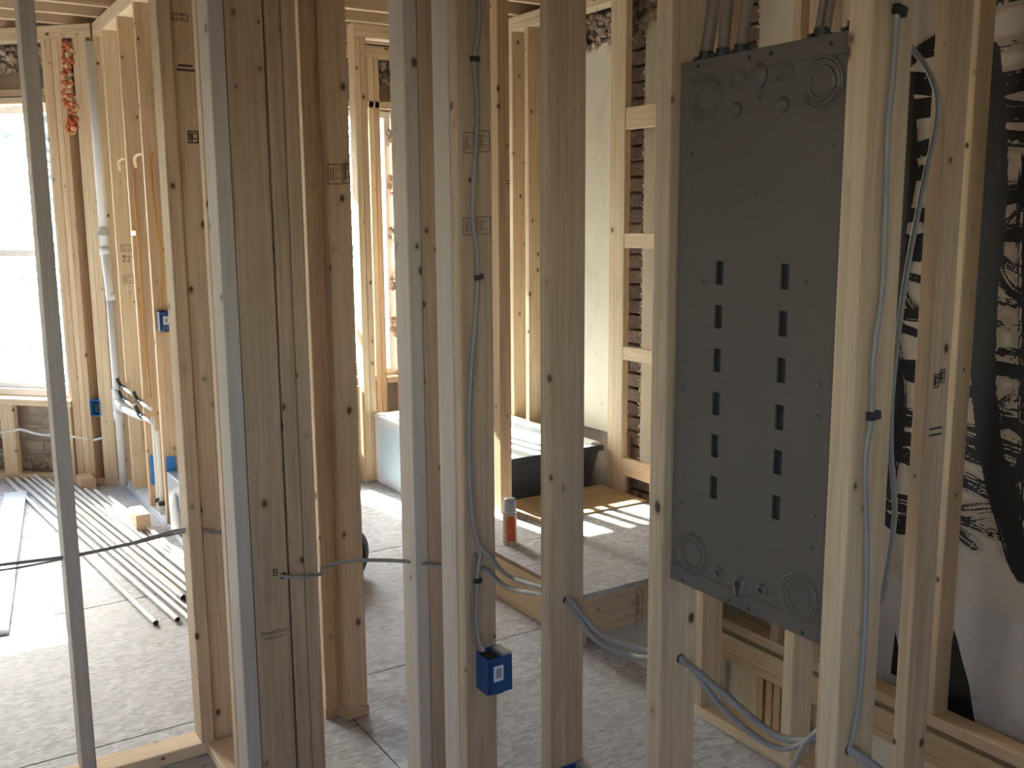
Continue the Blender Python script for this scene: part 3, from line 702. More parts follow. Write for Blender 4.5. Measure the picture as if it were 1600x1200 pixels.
rh = mesh('rivet_hole', *lathe([(.0032, 0), (.0032, .0006)], 16), False); rh.materials.append(MATS['panel_black'])
for y, z in ((1.2565, 1.849), (1.1427, 1.8477), (1.0983, 1.8473), (.9861, 1.8456), (1.2664, .969), (1.151, .9695), (1.1054, .9698), (.9916, .9699)): link('rivet_hole', rh, None, ep, (PX - .0016, y, z), ROTX)
for y, z in ((1.2667, 1.8262), (.9776, 1.8232), (1.2734, .9954), (.9822, .9958)): link('rivet_hole', rh, None, ep, (PX, y, z), ROTX)
sc = mesh('screw', *lathe([(.0036, 0), (.0034, .0012), (.0022, .0022), (.0005, .0025)], 16), True); sc.materials.append(MATS['panel_screw'])
for y, z in ((1.1213, 1.7847), (1.1227, 1.6397), (1.2686, 1.7102), (1.2685, 1.66), (.9781, 1.7068), (.9788, 1.6588), (1.2335, 1.4997), (1.0152, 1.5085), (1.2747, 1.3611), (.9819, 1.36), (1.2764, 1.3127), (.9816, 1.3128), (1.2716, 1.1594), (.9818, 1.1598), (1.275, 1.1097), (.9828, 1.1101), (1.1285, 1.0699)):
    link('screw', sc, None, ep, (PX, y, z), ROTX)
for x, y in ((1.19, 1.277), (1.19, 1.238), (1.19, 1.196), (1.19, 1.035), (1.19, .975)):
    c_ = lath('cable_clamp', ep, [(.016, 0), (.016, .010), (.012, .011), (.012, .018), (.008, .019)], (x, y, PZ1), 'black_plastic', (0, 0, 0), 20, False)
    BASE[c_.name] = Vector((x, y, PZ1)); lath('clamp_screw', c_, [(.003, 0), (.003, .006)], (x - .016, y + .006, PZ1 + .006), 'panel_screw', ROTX, 10)
lath('cable_clamp', ep, [(.012, 0), (.012, .012), (.008, .013)], (1.19, .975, PZ0 - .012), 'black_plastic', (0, 0, 0), 16, False)

# cables rising from the panel
def cable(name, pts, r, mat, label, group=None, rb=None, staples=()):
    o = tube(name, None, pts, r, mat, rb); tag(o, label, 'cable', group)
    for (p, rot) in staples:
        v, f = prism(.022, .012, .011, .003); link('staple', mesh('staple', v, f), 'black_plastic', o, Vector(p) - o.location, rot)
    return o
cable('thick_cable', [(1.19, 1.277, 1.875), (1.195, 1.268, 1.95), (1.20, 1.255, 2.1), (1.20, 1.25, 2.64)], .0105, 'cable_dark', 'brown thick cable leaving the top of the electrical panel, leftmost of its bunch', 'cables above the panel')
cable('thick_cable', [(1.19, 1.238, 1.875), (1.195, 1.232, 1.97), (1.21, 1.215, 2.12), (1.22, 1.19, 2.64)], .0095, 'cable_dark', 'brown thick cable leaving the top of the electrical panel, middle of its bunch', 'cables above the panel')
cable('thick_cable', [(1.19, 1.196, 1.875), (1.195, 1.192, 1.94), (1.21, 1.172, 2.12), (1.22, 1.16, 2.64)], .0095, 'cable_dark', 'brown thick cable leaving the top of the electrical panel, rightmost of its bunch', 'cables above the panel')
cable('panel_cable', [(1.188, 1.040, 1.875), (1.192, 1.034, 1.93), (1.20, 1.005, 2.15), (1.21, .99, 2.64)], .0058, 'cable_dark', 'thin brown cable of a pair entering the panel top, left one', 'cables above the panel')
cable('panel_cable', [(1.192, 1.028, 1.875), (1.196, 1.022, 1.93), (1.205, .985, 2.15), (1.21, .97, 2.64)], .0058, 'cable_dark', 'thin brown cable of a pair entering the panel top, right one', 'cables above the panel')
cable('panel_cable', [(1.19, .975, 1.875), (1.195, .972, 1.95), (1.20, .962, 2.15), (1.205, .957, 2.64)], .0065, 'cable_dark', 'single brown cable entering the panel top beside the right stud', 'cables above the panel')

# ------------------------------------------------------------------ cables threaded through the studs
GS = 'grey cables threaded through the studs'
cable('cable', [(-.4, 2.92, .70), (-.02, 2.92, .697), (.20, 2.92, .690), (.36, 2.915, .684), (.52, 2.92, .688), (.70, 2.915, .704), (.80, 2.72, .70), (.80, 2.52, .692), (.808, 2.424, .690), (.835, 2.404, .686), (.872, 2.404, .680), (.918, 2.435, .668), (.95, 2.49, .664), (1.02, 2.42, .690), (1.14, 2.345, .686), (1.18, 2.22, .70), (1.19, 2.05, .752), (1.19, 1.92, .738), (1.185, 1.75, .776), (1.182, 1.66, .790), (1.185, 1.57, .742), (1.20, 1.46, .738), (1.19, 1.31, .790), (1.19, 1.20, .775), (1.185, 1.06, .755), (1.172, .93, .812), (1.17, .90, .806), (1.172, .72, .755), (1.17, .53, .78), (1.17, .1, .77)], .0065, 'cable_sheath', 'grey cable running through all the studs at knee height, sagging right of the spray can', GS, .0045)
cable('cable', [(-.4, 2.93, .695), (-.02, 2.925, .690), (.20, 2.93, .672), (.36, 2.925, .676), (.52, 2.93, .682), (.70, 2.925, .694), (.77, 2.86, .69)], .0045, 'cable_sheath', 'thinner grey cable below the main one at the far left stud bay', GS, .003)
cable('cable', [(1.165, 2.028, 2.62), (1.196, 2.028, 2.10), (1.182, 2.028, 1.966), (1.188, 2.028, 1.842), (1.173, 2.028, 1.625), (1.185, 2.028, 1.472), (1.158, 2.028, 1.188), (1.156, 2.028, .967), (1.172, 2.028, .83), (1.20, 2.01, .785), (1.195, 1.92, .765), (1.187, 1.75, .790), (1.184, 1.66, .798), (1.19, 1.55, .755), (1.2, 1.43, .765), (1.19, 1.31, .798), (1.185, 1.18, .745), (1.175, 1.05, .742), (1.165, .95, .815), (1.172, .90, .812), (1.178, .72, .775), (1.17, .53, .787), (1.17, .1, .78)], .0055, 'cable_sheath', 'grey cable coming down the blue-box stud then turning right through the studs', GS, .0038, [((1.182, 2.026, 1.966), (0, 0, 0)), ((1.185, 2.026, 1.472), (0, R(-18), 0))])
cable('cable', [(1.188, 2.045, .81), (1.182, 2.030, .79), (1.176, 2.0285, .765), (1.172, 2.0285, .73), (1.165, 2.0285, .64), (1.170, 2.02, .57), (1.176, 2.008, .545)], .0058, 'cable_sheath', 'grey cable dropping into the near blue outlet box, right one of two', 'cables into the blue box', .004, [((1.170, 2.026, .725), (0, R(8), 0))])
cable('cable', [(1.172, 2.045, .80), (1.168, 2.031, .785), (1.164, 2.0295, .76), (1.163, 2.0295, .72), (1.158, 2.0295, .62), (1.163, 2.022, .56), (1.172, 2.015, .545)], .005, 'cable_dark', 'darker cable dropping into the near blue outlet box, left one of two', 'cables into the blue box', .0035)
cable('cable', [(1.19, .902, 2.62), (1.184, .902, 1.88), (1.177, .902, 1.725), (1.184, .902, 1.524), (1.172, .902, 1.408), (1.175, .902, 1.324), (1.167, .902, 1.255), (1.183, .902, 1.083), (1.184, .902, .93), (1.176, .902, .85), (1.172, .907, .812)], .0048, 'cable_sheath', 'grey cable stapled down the stud right of the electrical panel', None, .0034, [((1.184, .899, 1.878), (0, R(14), 0)), ((1.175, .899, 1.326), (0, R(-6), 0))])
cable('cable', [(1.27, 1.06, 2.0), (1.31, 1.03, 1.91), (1.35, 1.0, 1.857), (1.35, .964, 1.811), (1.35, .949, 1.754), (1.35, .968, 1.642), (1.35, .989, 1.495), (1.35, 1.0, 1.341), (1.35, .997, 1.237), (1.35, .983, 1.133), (1.35, .992, 1.022), (1.35, 1.003, .968), (1.33, 1.03, .86), (1.28, 1.06, .74)], .0068, 'cable_sheath', 'loose grey cable looping out behind the right panel stud', None, .0045)
cable('cable', [(1.166, .955, .826), (1.158, .985, .78), (1.155, 1.01, .70), (1.15, 1.02, .60)], .006, 'cable_sheath', 'short grey cable hanging down below the panel at the right stud', None, .0045)
cable('thin_wire', [(1.19, .975, .945), (1.178, .966, .91), (1.165, .958, .85), (1.16, .953, .79)], .0018, 'pvc_white', 'thin white wire dropping from the bottom right of the panel')

# ------------------------------------------------------------------ outlet boxes
def outlet_box(loc, label, rotz=0, lab=True, flip=False):
    t = thing('outlet_box', loc, label, 'outlet box', 'blue plastic outlet boxes', None, rotz)
    B = Vector(loc); X = lambda a, b: (B.x + a, B.x + b); Y = lambda a, b: (B.y + a, B.y + b); Zz = lambda a, b: (B.z + a, B.z + b)
    w, d, h, t_ = .072, .056, .10, .003
    box('side_wall', t, X(0, w), Y(-d, -d + t_), Zz(0, h - .006), 'blue_plastic', .001)
    box('side_wall', t, X(0, w), Y(-t_, 0), Zz(0, h), 'blue_plastic', .001)
    box('back_wall', t, X(0, t_), Y(-d + t_, -t_), Zz(0, h - .004), 'blue_plastic', .001)
    box('bottom_wall', t, X(t_, w), Y(-d + t_, -t_), Zz(0, t_), 'blue_plastic', .001)
    for k in range(4): box('side_rib', t, X(.002 + k * .003, .0035 + k * .003), Y(-d - .0015, -d), Zz(.006, h - .014), 'blue_plastic', .0005)
    box('cable_entry', t, X(.008, .04), Y(-d + .006, -.006), Zz(h - .012, h - .006), 'black_plastic', .001)
    box('top_bridge', t, X(.045, w), Y(-d + t_, -t_), Zz(h - .012, h), 'galvanised', .002)
    box('nail_lug', t, X(.02, .05), Y(-d + .006, -d + .014), Zz(-.006, 0), 'black_plastic', .001)
    if lab:
        st_ = box('sticker', t, X(.018, .046), Y(-d - .0006, -d), Zz(.032, .072), 'label_white', .0002, axis=2); BASE[st_.name] = B + Vector((.032, -d - .0003, .052)); box('sticker_panel', st_, X(.024, .041), Y(-d - .001, -d - .0006), Zz(.040, .066), 'label_grey', .0002)
    return t
outlet_box((1.168, 2.0345, .44), 'blue plastic outlet box with white sticker fed by two cables in the foreground')
outlet_box((1.160, 1.6635, .306), 'blue plastic outlet box cut off by the bottom edge of the frame', lab=False)
outlet_box((1.152, 5.2145, 1.062), 'blue plastic outlet box with white sticker below the orange cable in the left room')
def gang(sx, z, label):
    p = Vector((c0 + sx / 2 ** .5, c0 - sx / 2 ** .5, z)); t = thing('outlet_box', p, label, 'outlet box', 'blue plastic outlet boxes', None, R(-45), (0, 0, 0))
    for a, b, c, d in ((0, .066, 0, .004), (0, .066, .096, .10), (0, .004, .004, .096), (.062, .066, .004, .096)): box('box_wall', t, (a, b), (-.012, .06), (c, d), 'blue_tape', .001)
    box('back_wall', t, (.004, .062), (.055, .06), (.004, .096), 'blue_tape', .001)
    box('wire_bundle', t, (.02, .046), (.0, .05), (.02, .08), 'black_plastic', .008)
gang(-3.842, .436, 'bright blue outlet box with dark wires low in the corner under the bay window')
for (a, b, c, d), lb in (((5.566, 5.609, .16, .33), 'strip of blue tape on a stud low in the plumbing wall'), ((5.17, 5.2135, .28, .40), 'blue plastic cover standing above the grey metal box')):
    o = box('tape_patch', None, (1.15, 1.20), (b - .004, b), (c, d), 'blue_tape', .0008); tag(o, lb, 'tape')

# ------------------------------------------------------------------ bathtub
bt = thing('bathtub', (2.85, 4.8, 0), 'new bathtub wrapped in pale blue protective film with dark underside', 'bathtub')
TX0, TX1, TY0, TY1, TZ = 2.48, 3.12, 4.06, 5.535, .43
box('apron', bt, (TX0, TX0 + .02), (TY0 + .05, TY1), (0, TZ - .03), 'tub_white', .006); box('apron_film', bt, (TX0 - .003, TX0), (TY0 + .12, TY1 - .07), (.05, TZ - .06), 'tub_film', .002)
v = [(TX0 + .02, TY0 + .05, .0), (TX1 - .04, TY0 + .14, .0), (TX1 - .04, TY1 - .1, 0), (TX0 + .02, TY1 - .03, 0), (TX0 + .02, TY0 + .035, TZ - .03), (TX1, TY0 + .035, TZ - .03), (TX1, TY1, TZ - .03), (TX0 + .02, TY1, TZ - .03)]
o0 = Vector((2.85, 4.8, 0)); link('shell_underside', mesh('shell_underside', [Vector(p) - o0 for p in v], [(0, 1, 5, 4), (1, 2, 6, 5), (2, 3, 7, 6), (3, 0, 4, 7), (3, 2, 1, 0)]), 'tub_dark', bt, o0)
box('end_bracket', bt, (TX0 + .022, TX0 + .05), (TY0 + .02, TY0 + .06), (.0, TZ - .03), 'tub_dark', .004)
box('rim', bt, (TX0 - .008, TX1 + .005), (TY0, TY0 + .04), (TZ - .03, TZ), 'tub_dark', .006, axis=0)
box('rim', bt, (TX0 - .008, TX0 + .07), (TY0 + .04, TY1), (TZ - .03, TZ), 'tub_white', .008, axis=1); box('rim', bt, (TX1 - .05, TX1 + .005), (TY0 + .04, TY1), (TZ - .03, TZ + .012), 'tub_white', .006, axis=1); box('rim', bt, (TX0 + .07, TX1 - .05), (TY1 - .08, TY1), (TZ - .03, TZ), 'tub_white', .006, axis=0)
box('film_cover', bt, (TX0 + .0, TX1 - .051), (TY0 + .001, TY1 - .081), (TZ, TZ + .004), 'tub_film', .001)
for k, (a, b, c, d) in enumerate(((2.86, 2.94, 4.78, 4.80), (2.78, 2.785, 4.60, 4.74), (2.84, 2.845, 4.60, 4.74), (2.70, 2.76, 4.5, 4.52), (2.70, 2.78, 4.42, 4.44), (2.68, 2.75, 4.34, 4.36))): box('film_print', bt, (a, b), (c, d), (TZ + .004, TZ + .0046), 'film_print', .0002)

# ------------------------------------------------------------------ stair landing / platform
pf = thing('landing_platform', (2.6, 3.4, 0), 'low wooden platform decked with strand board between hall and bathtub', 'platform')
box('deck', pf, (2.100, 3.125), (2.875, 3.53), (.186, .205), 'osb_floor', .001, axis=0); box('deck', pf, (2.100, 3.125), (3.533, 4.055), (.186, .205), 'osb_floor', .001, axis=0); box('loose_sheet', pf, (2.485, 3.122), (3.70, 4.08), (.2055, .214), 'osb_deck', .001, axis=0)  # brown sheet on the grey deck, front edge set to the tub's shadow line
bar('side_board', pf, (2.105, 2.143), (2.882, 4.05), (0, .185), 'stud_wood_pale'); fb = bar('front_board', pf, (2.1435, 3.12), (2.882, 2.92), (.028, .185), 'board_wood')
bar('front_board', pf, (2.103, 2.143), (2.8785, 2.8815), (.0, .185), 'board_wood', .001, axis=2)
for y in (3.2, 3.53, 3.9): bar('cross_joist', pf, (2.144, 3.12), (y, y + .038), (.0, .185), 'board_wood')
fl2 = (R(90), 0, 0)
stamp_frame(pf, (2.40, 2.8815, .105), fl2, .035, .13, 'ink_faded', .003)
bar('dark_edge_strip', pf, (2.0985, 2.1), (2.876, 4.05), (.187, .204), 'old_wood', .0004)

# ------------------------------------------------------------------ spray can
cn = thing('spray_can', (2.215, 3.545, .205), 'orange and cream spray can with grey cap standing on the platform', 'spray can')
cb = (2.215, 3.545, .205)
lath('can_body', cn, [(.029, 0), (.031, .004), (.031, .135), (.030, .140)], cb, 'can_cream')
lath('shoulder', cn, [(.031, .139), (.030, .146), (.0275, .150)], cb, 'can_metal')
lath('cap', cn, [(.0285, .148), (.028, .152), (.0255, .196), (.0235, .202), (.010, .203), (.002, .203)], cb, 'can_cap')
lath('base_rim', cn, [(.0315, 0), (.0315, .004)], cb, 'can_metal')
def wrap(name, a0, a1, z0, z1, r, mat):
    v = []; f = []; n = 14
    for i in range(n + 1):
        a = R(a0 + (a1 - a0) * i / n)
        for rr_ in (r, r + .0006):
            for z in (z0, z1): v.append((rr_ * math.cos(a), rr_ * math.sin(a), z))
    for i in range(n):
        b = i * 4; f += [(b + 2, b + 6, b + 7, b + 3), (b, b + 2, b + 6, b + 4)[::-1], (b + 1, b + 3, b + 7, b + 5)]
    f += [(0, 1, 3, 2), (n * 4, n * 4 + 2, n * 4 + 3, n * 4 + 1)]
    link(name, mesh(name, v, f), mat, cn, cb)
wrap('print_band', -150, -75, .014, .115, .0312, 'can_orange'); wrap('print_patch', -178, -152, .018, .050, .0314, 'label_white'); wrap('print_band', -140, -85, .112, .128, .0312, 'can_orange')
wrap('print_bar', -174, -158, .026, .032, .0321, 'label_grey')

# ------------------------------------------------------------------ black wheel lying behind the stud
wl = thing('rubber_wheel', (1.675, 4.02, 0), 'black rubber wheel half hidden behind the stud by the doorway', 'wheel')
lath('tyre', wl, [(.065, -.022), (.10, -.022), (.110, -.012), (.112, 0), (.110, .012), (.10, .022), (.065, .022)], (1.675, 4.02, .112), 'rubber', (R(90), 0, R(35)), 32, cap=False)
lath('hub', wl, [(.068, -.014), (.066, .0), (.068, .014)], (1.675, 4.02, .112), 'galvanised', (R(90), 0, R(35)), 24)

# ------------------------------------------------------------------ pipes on the floor
starts = [(.535, 6.86), (.585, 6.83), (.635, 6.80), (.672, 6.78), (.716, 6.75), (.752, 6.72), (.80, 6.66), (.69, 6.76), (.905, 6.36), (.955, 6.24), (.985, 5.95), (.86, 6.45), (.93, 6.10)]
ends = [(.796, 3.97), (.878, 3.955), (.925, 3.90), (.965, 3.86), (1.00, 3.84), (1.035, 3.86), (1.065, 3.90), (.945, 4.13), (1.08, 4.20), (1.10, 4.32), (1.112, 4.25), (1.05, 4.05), (1.095, 4.05)]
where = ['leftmost of the fan on the floor', 'second from the left in the fan', 'third from the left in the fan', 'fourth from the left in the fan', 'fifth from the left in the fan', 'sixth from the left in the fan', 'seventh from the left in the fan', 'lying on top of the fan with a coupling', 'starting beside the wooden offcut', 'ending near the metal box', 'shortest, along the plumbing wall', 'crossing just right of the fan', 'nearest the plumbing wall plate']
for i, (a, b) in enumerate(zip(starts, ends)):
    z = .0125 + (.022 if i in (7, 10) else 0); A = Vector((a[0], a[1], z)); B = Vector((b[0], b[1], z)); d = (B - A).normalized()
    t = thing('floor_pipe', A, 'long pale plastic pipe on the floor, ' + where[i], 'pipe', 'loose pipes on the left floor')
    v, f = tube_data([Vector(), B - A], .0115, None, 14, False); link('pipe_wall', mesh('pipe_wall', v, f, True), 'pipe_pale', t, A)
    v, f = tube_data([Vector(), (B - A)], .0095, None, 14, True); link('bore', mesh('bore', v, f, True), 'pipe_hole', t, A)
    v, f = tube_data([d * -.0001 - d * 0, d * .012], .0125, None, 14, False); link('end_collar', mesh('end_collar', v, f, True), 'pipe_pale', t, A)
    if i in (2, 7):
        v, f = tube_data([B - A - d * .03, B - A + d * .012], .0165, None, 16, False); link('coupling', mesh('coupling', v, f, True), 'coupling_grey', t, A)

# ------------------------------------------------------------------ boards and offcuts on the left floor
def plank(name, a, b, w, th, mat, label):
    A, B = Vector((*a, 0)), Vector((*b, 0)); d = B - A; L = d.length; v, f = prism(w, th, L, .003)
    ang = math.atan2(d.y, d.x) - math.pi / 2
    o = link(name, mesh(name, v, f), mat, None, (A + B) / 2 + Vector((0, 0, th / 2)), (R(-90), 0, ang)); o.rotation_mode = 'XYZ'
    return tag(o, label, 'board', 'boards on the left floor')
plank('board', (.545, 6.44), (.225, 4.22), .12, .022, 'board_painted', 'pale blue-grey board lying on the floor at the left edge')
plank('board', (.37, 6.42), (.10, 4.6), .12, .022, 'board_painted', 'pale board lying further left, just cut by the frame edge')
tag(bar('wood_offcut', None, (.885, .975), (6.31, 6.46), (0, .075), 'board_wood', .012), 'short wooden offcut on the floor under the bay corner', 'offcut', 'wooden offcuts')
tag(bar('wood_offcut', None, (.985, 1.055), (5.22, 5.40), (.026, .11), 'board_wood', .006), 'short wooden offcut lying on the pipes by the plumbing wall', 'offcut', 'wooden offcuts')
# ------------------------------------------------------------------ drain pipe, water pipes, metal box, orange cables
dp = thing('drain_pipe', (1.10, 6.20, .04), 'white plastic drain pipe rising up the plumbing wall corner with offset bend', 'pipe')
tube('lower_pipe', dp, [(1.105, 6.16, .04), (1.105, 6.16, 1.20)], .023, 'pvc_white', seg=18); tube('offset_bend', dp, [(1.105, 6.16, 1.18), (1.105, 6.165, 1.25), (1.11, 6.24, 1.40), (1.11, 6.25, 1.46)], .025, 'pvc_white', seg=18); tube('upper_pipe', dp, [(1.11, 6.25, 1.45), (1.11, 6.25, 2.62)], .023, 'pvc_white', seg=18)
for z in (.60, .47, .535): lath('coupling', dp, [(.023, -.03), (.029, -.03), (.029, .03), (.023, .03)], (1.105, 6.16, z), 'pvc_white', seg=20, cap=False)
for z in (1.44, 1.18, 1.55): lath('coupling', dp, [(.023, -.025), (.029, -.025), (.029, .025), (.023, .025)], (1.11, 6.25 if z > 1.3 else 6.163, z), 'pvc_white', seg=20, cap=False)
tube('branch', dp, [(1.105, 6.15, .56), (1.10, 6.06, .545), (1.12, 5.92, .53), (1.16, 5.75, .52)], .021, 'pvc_white', seg=16)
for y in (6.05, 6.02, 5.99): lath('branch_ring', dp, [(.021, -.006), (.026, -.006), (.026, .006), (.021, .006)], (1.105, y, .54), 'pvc_white', (R(90), 0, 0), 18, cap=False)
box('bracket', dp, (1.07, 1.14), (6.22, 6.28), (1.53, 1.555), 'galvanised', .002)
for i, (y, z, lb) in enumerate(((6.04, .655, 'upper left white water pipe with black fitting in the plumbing wall'), (6.02, .585, 'lower left white water pipe with black fitting in the plumbing wall'), (5.60, .64, 'upper right white water pipe with black fitting in the plumbing wall'), (5.58, .565, 'lower right white water pipe with black fitting in the plumbing wall'))):
    t = thing('water_pipe', (1.115, y, z), lb, 'pipe', 'white water pipes')
    tube('pipe_stub', t, [(1.115, y, z), (1.115, y - .28, z)], .0095, 'pvc_white', seg=12); lath('fitting', t, [(.014, -.025), (.015, 0), (.014, .02)], (1.115, y + .02, z), 'black_plastic', (R(90), 0, 0), 14)
    tube('fitting_elbow', t, [(1.115, y + .02, z), (1.105, y + .03, z + .02), (1.095, y + .03, z + .05)], .010, 'black_plastic', seg=10); lath('crimp_ring', t, [(.014, -.004), (.014, .004)], (1.115, y - .05, z), 'black_plastic', (R(90), 0, 0), 14)
for k, (y, z1) in enumerate(((5.50, .56), (5.42, .50))):
    o = tube('supply_pipe', None, [(1.16, y, z1), (1.16, y, .12), (1.16, y, .03)], .011, 'pipe_pale', seg=12); tag(o, ('left' if k == 0 else 'right') + ' thin pale pipe standing between plumbing studs above the floor plate', 'pipe', 'thin upright pipes')
    lath('foot_ring', o, [(.018, -.012), (.018, .012)], Vector((0, 0, -.46 + (.06 if k else 0))), 'black_plastic', (0, 0, 0), 14)
gb = thing('metal_box', (1.18, 5.05, .04), 'grey metal box with white plastic set low between plumbing studs', 'box')
for nm, xr, yr, zr in (('side', (1.148, 1.152), (4.86, 5.20), (.05, .32)), ('side', (1.152, 1.226), (4.86, 4.864), (.05, .32)), ('side', (1.152, 1.226), (5.196, 5.20), (.05, .32)), ('top', (1.150, 1.226), (4.86, 5.20), (.32, .324))): box(nm, gb, xr, yr, zr, 'galvanised', .001)
rb_ = random.Random(5); v, f = lathe([(.01, 0), (.05, .02), (.055, .08), (.045, .14), (.03, .19), (.005, .21)], 14); link('plastic_wrap', mesh('plastic_wrap', [(x * rb_.uniform(.3, .5), y * rb_.uniform(.7, 1.2), z) for x, y, z in v], f, True), 'plastic_bag', gb, (1.138, 5.03, .04))
cable('orange_cable', [(1.19, 5.63, 1.96), (1.168, 5.60, 1.90), (1.165, 5.59, 1.545), (1.165, 5.595, 1.15), (1.165, 5.60, .98), (1.17, 5.58, .72), (1.165, 5.55, .66)], .0068, 'cable_orange', 'orange cable running down the middle plumbing stud past white pipes', 'orange cables')
cable('orange_cable', [(1.19, 5.23, 1.96), (1.168, 5.20, 1.88), (1.172, 5.19, 1.62), (1.195, 5.19, 1.42), (1.18, 5.19, 1.27), (1.172, 5.18, 1.165)], .0068, 'cable_orange', 'orange cable dropping into the blue box on the plumbing wall', 'orange cables')
for y0, lb in ((5.85, 'short yellow wire arching between the first two plumbing studs'), (5.45, 'short yellow wire arching between the next two plumbing studs')):
    cable('yellow_wire', [(1.155, y0 + .03, 1.89), (1.14, y0 - .03, 1.93), (1.15, y0 - .12, 1.945), (1.16, y0 - .2, 1.92)], .008, 'foam_cream', lb, 'yellow wires')
cable('white_cable', [(c0 + s / 2 ** .5 - .01, c0 - s / 2 ** .5 + .02, z) for s, z in ((-4.9, .30), (-4.6, .29), (-4.40, .315), (-4.34, .325), (-4.2, .30), (-4.05, .30), (-3.9, .29), (-3.83, .28), (-3.75, .30))], .008, 'pvc_white', 'white cable running through the studs below the bay window')
t = box('strap', None, (1.136, 1.1395), (5.50, 5.609), (1.535, 1.56), 'galvanised', .001); tag(t, 'small shiny metal strap nailed across the orange cable', 'strap')

# ------------------------------------------------------------------ spray foam in the bay corner
fm = thing('spray_foam', (c0 - 3.82 / 2 ** .5, c0 + 3.82 / 2 ** .5, 2.13), 'orange and cream expanding foam squeezed between the bay corner studs', 'foam', None, None, R(-45), (0, 0, 0))
rr = random.Random(9)
for mat, n_, lo, hi in (('foam_cream', 70, .012, .026), ('foam_orange', 95, .008, .017)):
    v = []; f = []
    b_ = bmesh.new(); bmesh.ops.create_icosphere(b_, subdivisions=2, radius=1); iv = [q.co.copy() for q in b_.verts]; iff = [[q.index for q in p.verts] for p in b_.faces]; b_.free()
    for k in range(n_):
        tz = rr.random(); p = Vector((rr.uniform(-.030, .026) + .01 * math.sin(tz * 9), rr.uniform(-.006, .02) - (.012 if mat == 'foam_orange' else 0), tz * .50)); s_ = rr.uniform(lo, hi); bb = len(v)
        v += [p + Vector((q.x * s_, q.y * s_ * .8, q.z * s_ * rr.uniform(.7, 1.2))) for q in iv]; f += [[bb + i for i in q] for q in iff]
    link('foam_mass', mesh('foam_mass', v, f, True), mat, fm, (0, 0, 0))['kind'] = 'stuff'

# ------------------------------------------------------------------ outdoors
gr = box('ground', None, (-40, 40), (8.5, 90), (-3.3, -3.2), 'earth', .01, axis=0); tag(gr, 'pale ground outside the windows', 'ground', None, 'structure')
def tree(x, y, h, sp, label, seed, fol='foliage_pale', n=2600):
    rr = random.Random(seed); t = thing('tree', (x, y, -3.2), label, 'tree', 'trees outside the windows')
    tube('trunk', t, [(x, y, -3.2), (x + .1, y, -3.2 + h * .3), (x - .1, y + .1, -3.2 + h * .65), (x, y, -3.2 + h * .95)], .11, 'bark', seg=10)
    for k in range(4):
        z = -3.2 + h * (.3 + .1 * k); a = rr.uniform(0, 6.28); tube('branch', t, [(x, y, z), (x + math.cos(a) * sp * .5, y + math.sin(a) * sp * .5, z + h * .1), (x + math.cos(a) * sp * .9, y + math.sin(a) * sp * .9, z + h * .14)], .03, 'bark', seg=6)
    v = []; f = []
    for k in range(n):
        tz = rr.random(); rad = sp * math.sin(min(1, tz * 1.15 + .12) * math.pi) ** .6 * (rr.random() ** .5); a = rr.uniform(0, 6.28)
        p = Vector((math.cos(a) * rad, math.sin(a) * rad, h * (.22 + .8 * tz))); s_ = rr.uniform(.05, .13)
        u = Vector((rr.gauss(0, 1), rr.gauss(0, 1), rr.gauss(0, 1))).normalized(); w_ = u.orthogonal().normalized(); b = len(v)
        v += [p - u * s_, p + w_ * s_ * .6, p + u * s_, p - w_ * s_ * .6]; f.append((b, b + 1, b + 2, b + 3))
    o = link('foliage', mesh('foliage', v, f), fol, t, (x, y, -3.2)); o['kind'] = 'stuff'
tree(2.6, 18.0, 9.5, 2.1, 'pale leafy tree outside the bay window, right one', 1, n=5000); tree(-1.8, 18.5, 10, 2.2, 'pale leafy tree outside the bay window, left one', 2, n=5000); tree(.5, 14.2, 4.6, .8, 'thin pale sapling outside the lower bay window', 3, n=900)
cy = thing('added_shade_tree', (.20, 10.0, -3.2), 'narrow tree shape added outside the bay to shade part of the sun patch, out of view', 'tree')  # unseen tree added to cut back the sun falling on the floor pipes
rr = random.Random(77); prof = [(.05, 0), (.12, .4), (.16, 2.0), (.17, 5.0), (.16, 7.0), (.10, 8.2), (.01, 8.8)]
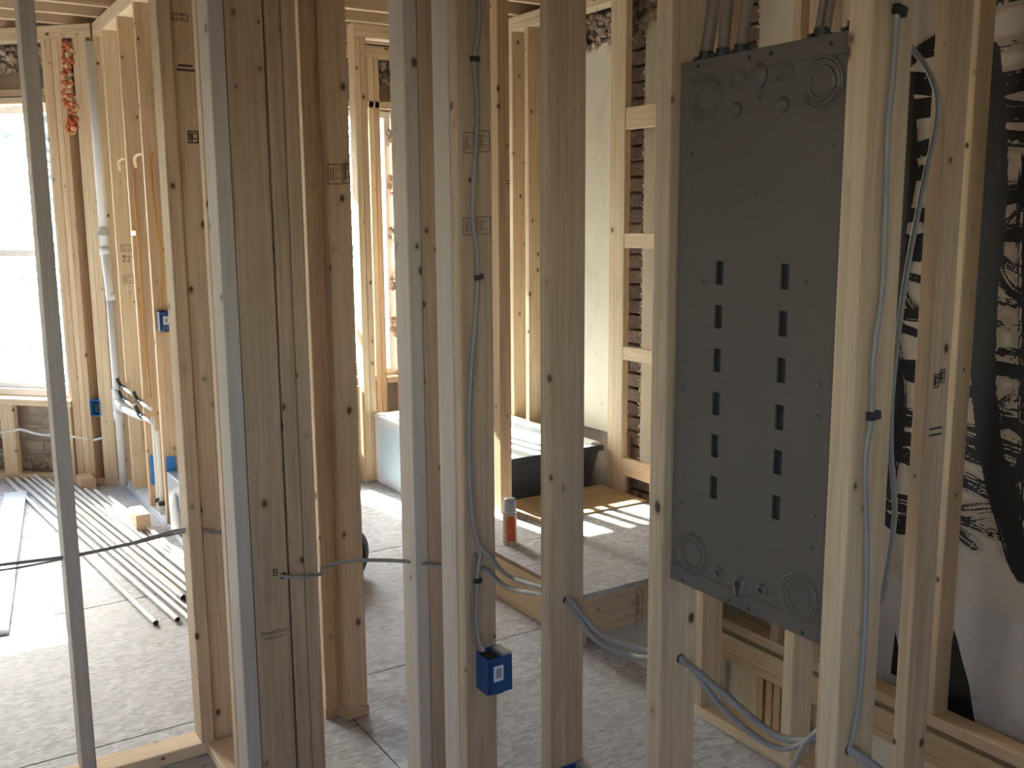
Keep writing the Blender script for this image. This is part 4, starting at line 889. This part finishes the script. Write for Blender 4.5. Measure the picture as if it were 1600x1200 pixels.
v, f = lathe(prof, 18); link('shade_core', mesh('shade_core', [(x * rr.uniform(.9, 1.1), y * rr.uniform(.9, 1.1), z) for x, y, z in v], f), 'foliage_pale', cy, (.20, 10.0, -3.2))
tree(7.4, 18, 9, 2.2, 'pale leafy tree outside the bathroom window', 4, n=4000)

# ------------------------------------------------------------------ rest of the room around the camera
ws = wall('wall_side', (-2.55, 2.5, 0), 'far left outer wall of plain drywall with a small opening added to let in light, out of view')
for y0, y1, z0, z1 in ((-1.78, -.3, -.3, 2.97), (.5, 7.3, -.3, 2.97), (-.3, .5, -.3, 1.3), (-.3, .5, 2.2, 2.97)): box('masonry', ws, (-2.7, -2.5), (y0, y1), (z0, z1), 'drywall', axis=2)  # unseen opening added to brighten the left-facing stud edges and panel
wz = wall('wall_behind', (0, -1.8, 0), 'plain wall behind the viewer with two openings added to let in light, out of view')
for a, b, z0, z1 in ((-2.5, -2.0, -.3, 2.97), (-1.0, 2.75, -.3, 2.97), (3.15, 3.42, -.3, 2.97), (2.75, 3.15, -.3, 1.5), (2.75, 3.15, 2.1, 2.97), (-2.0, -1.0, -.3, 1.5), (-2.0, -1.0, 2.3, 2.97)): box('wall_sheet', wz, (a, b), (-1.95, -1.80), (z0, z1), 'drywall', axis=2)  # both openings are added light sources, out of view
def portal(loc, rot, sx, sy):
    l = bpy.data.lights.new('window_portal', 'AREA'); l.shape = 'RECTANGLE'; l.size = sx; l.size_y = sy; l.cycles.is_portal = True
    o = bpy.data.objects.new('window_portal', l); COL.objects.link(o); o.location = loc; o.rotation_euler = rot
dd = .25 / 2 ** .5
portal((c0 - 4.43 / 2 ** .5 + dd, c0 + 4.43 / 2 ** .5 + dd, 1.41), (R(90), 0, R(-45)), .86, 1.78)
portal((2.5, 6.47, 1.44), (R(90), 0, 0), 1.02, 1.78); portal((-.43, 7.32, 1.46), (R(90), 0, 0), 1.14, 1.72)
portal((-1.5, -1.97, 1.9), (R(90), 0, R(180)), 1.0, .8)  # this and the next two portals serve the added openings
portal((2.95, -1.97, 1.8), (R(90), 0, R(180)), .4, .6)
portal((-2.72, .1, 1.75), (R(90), 0, R(90)), .8, .9)
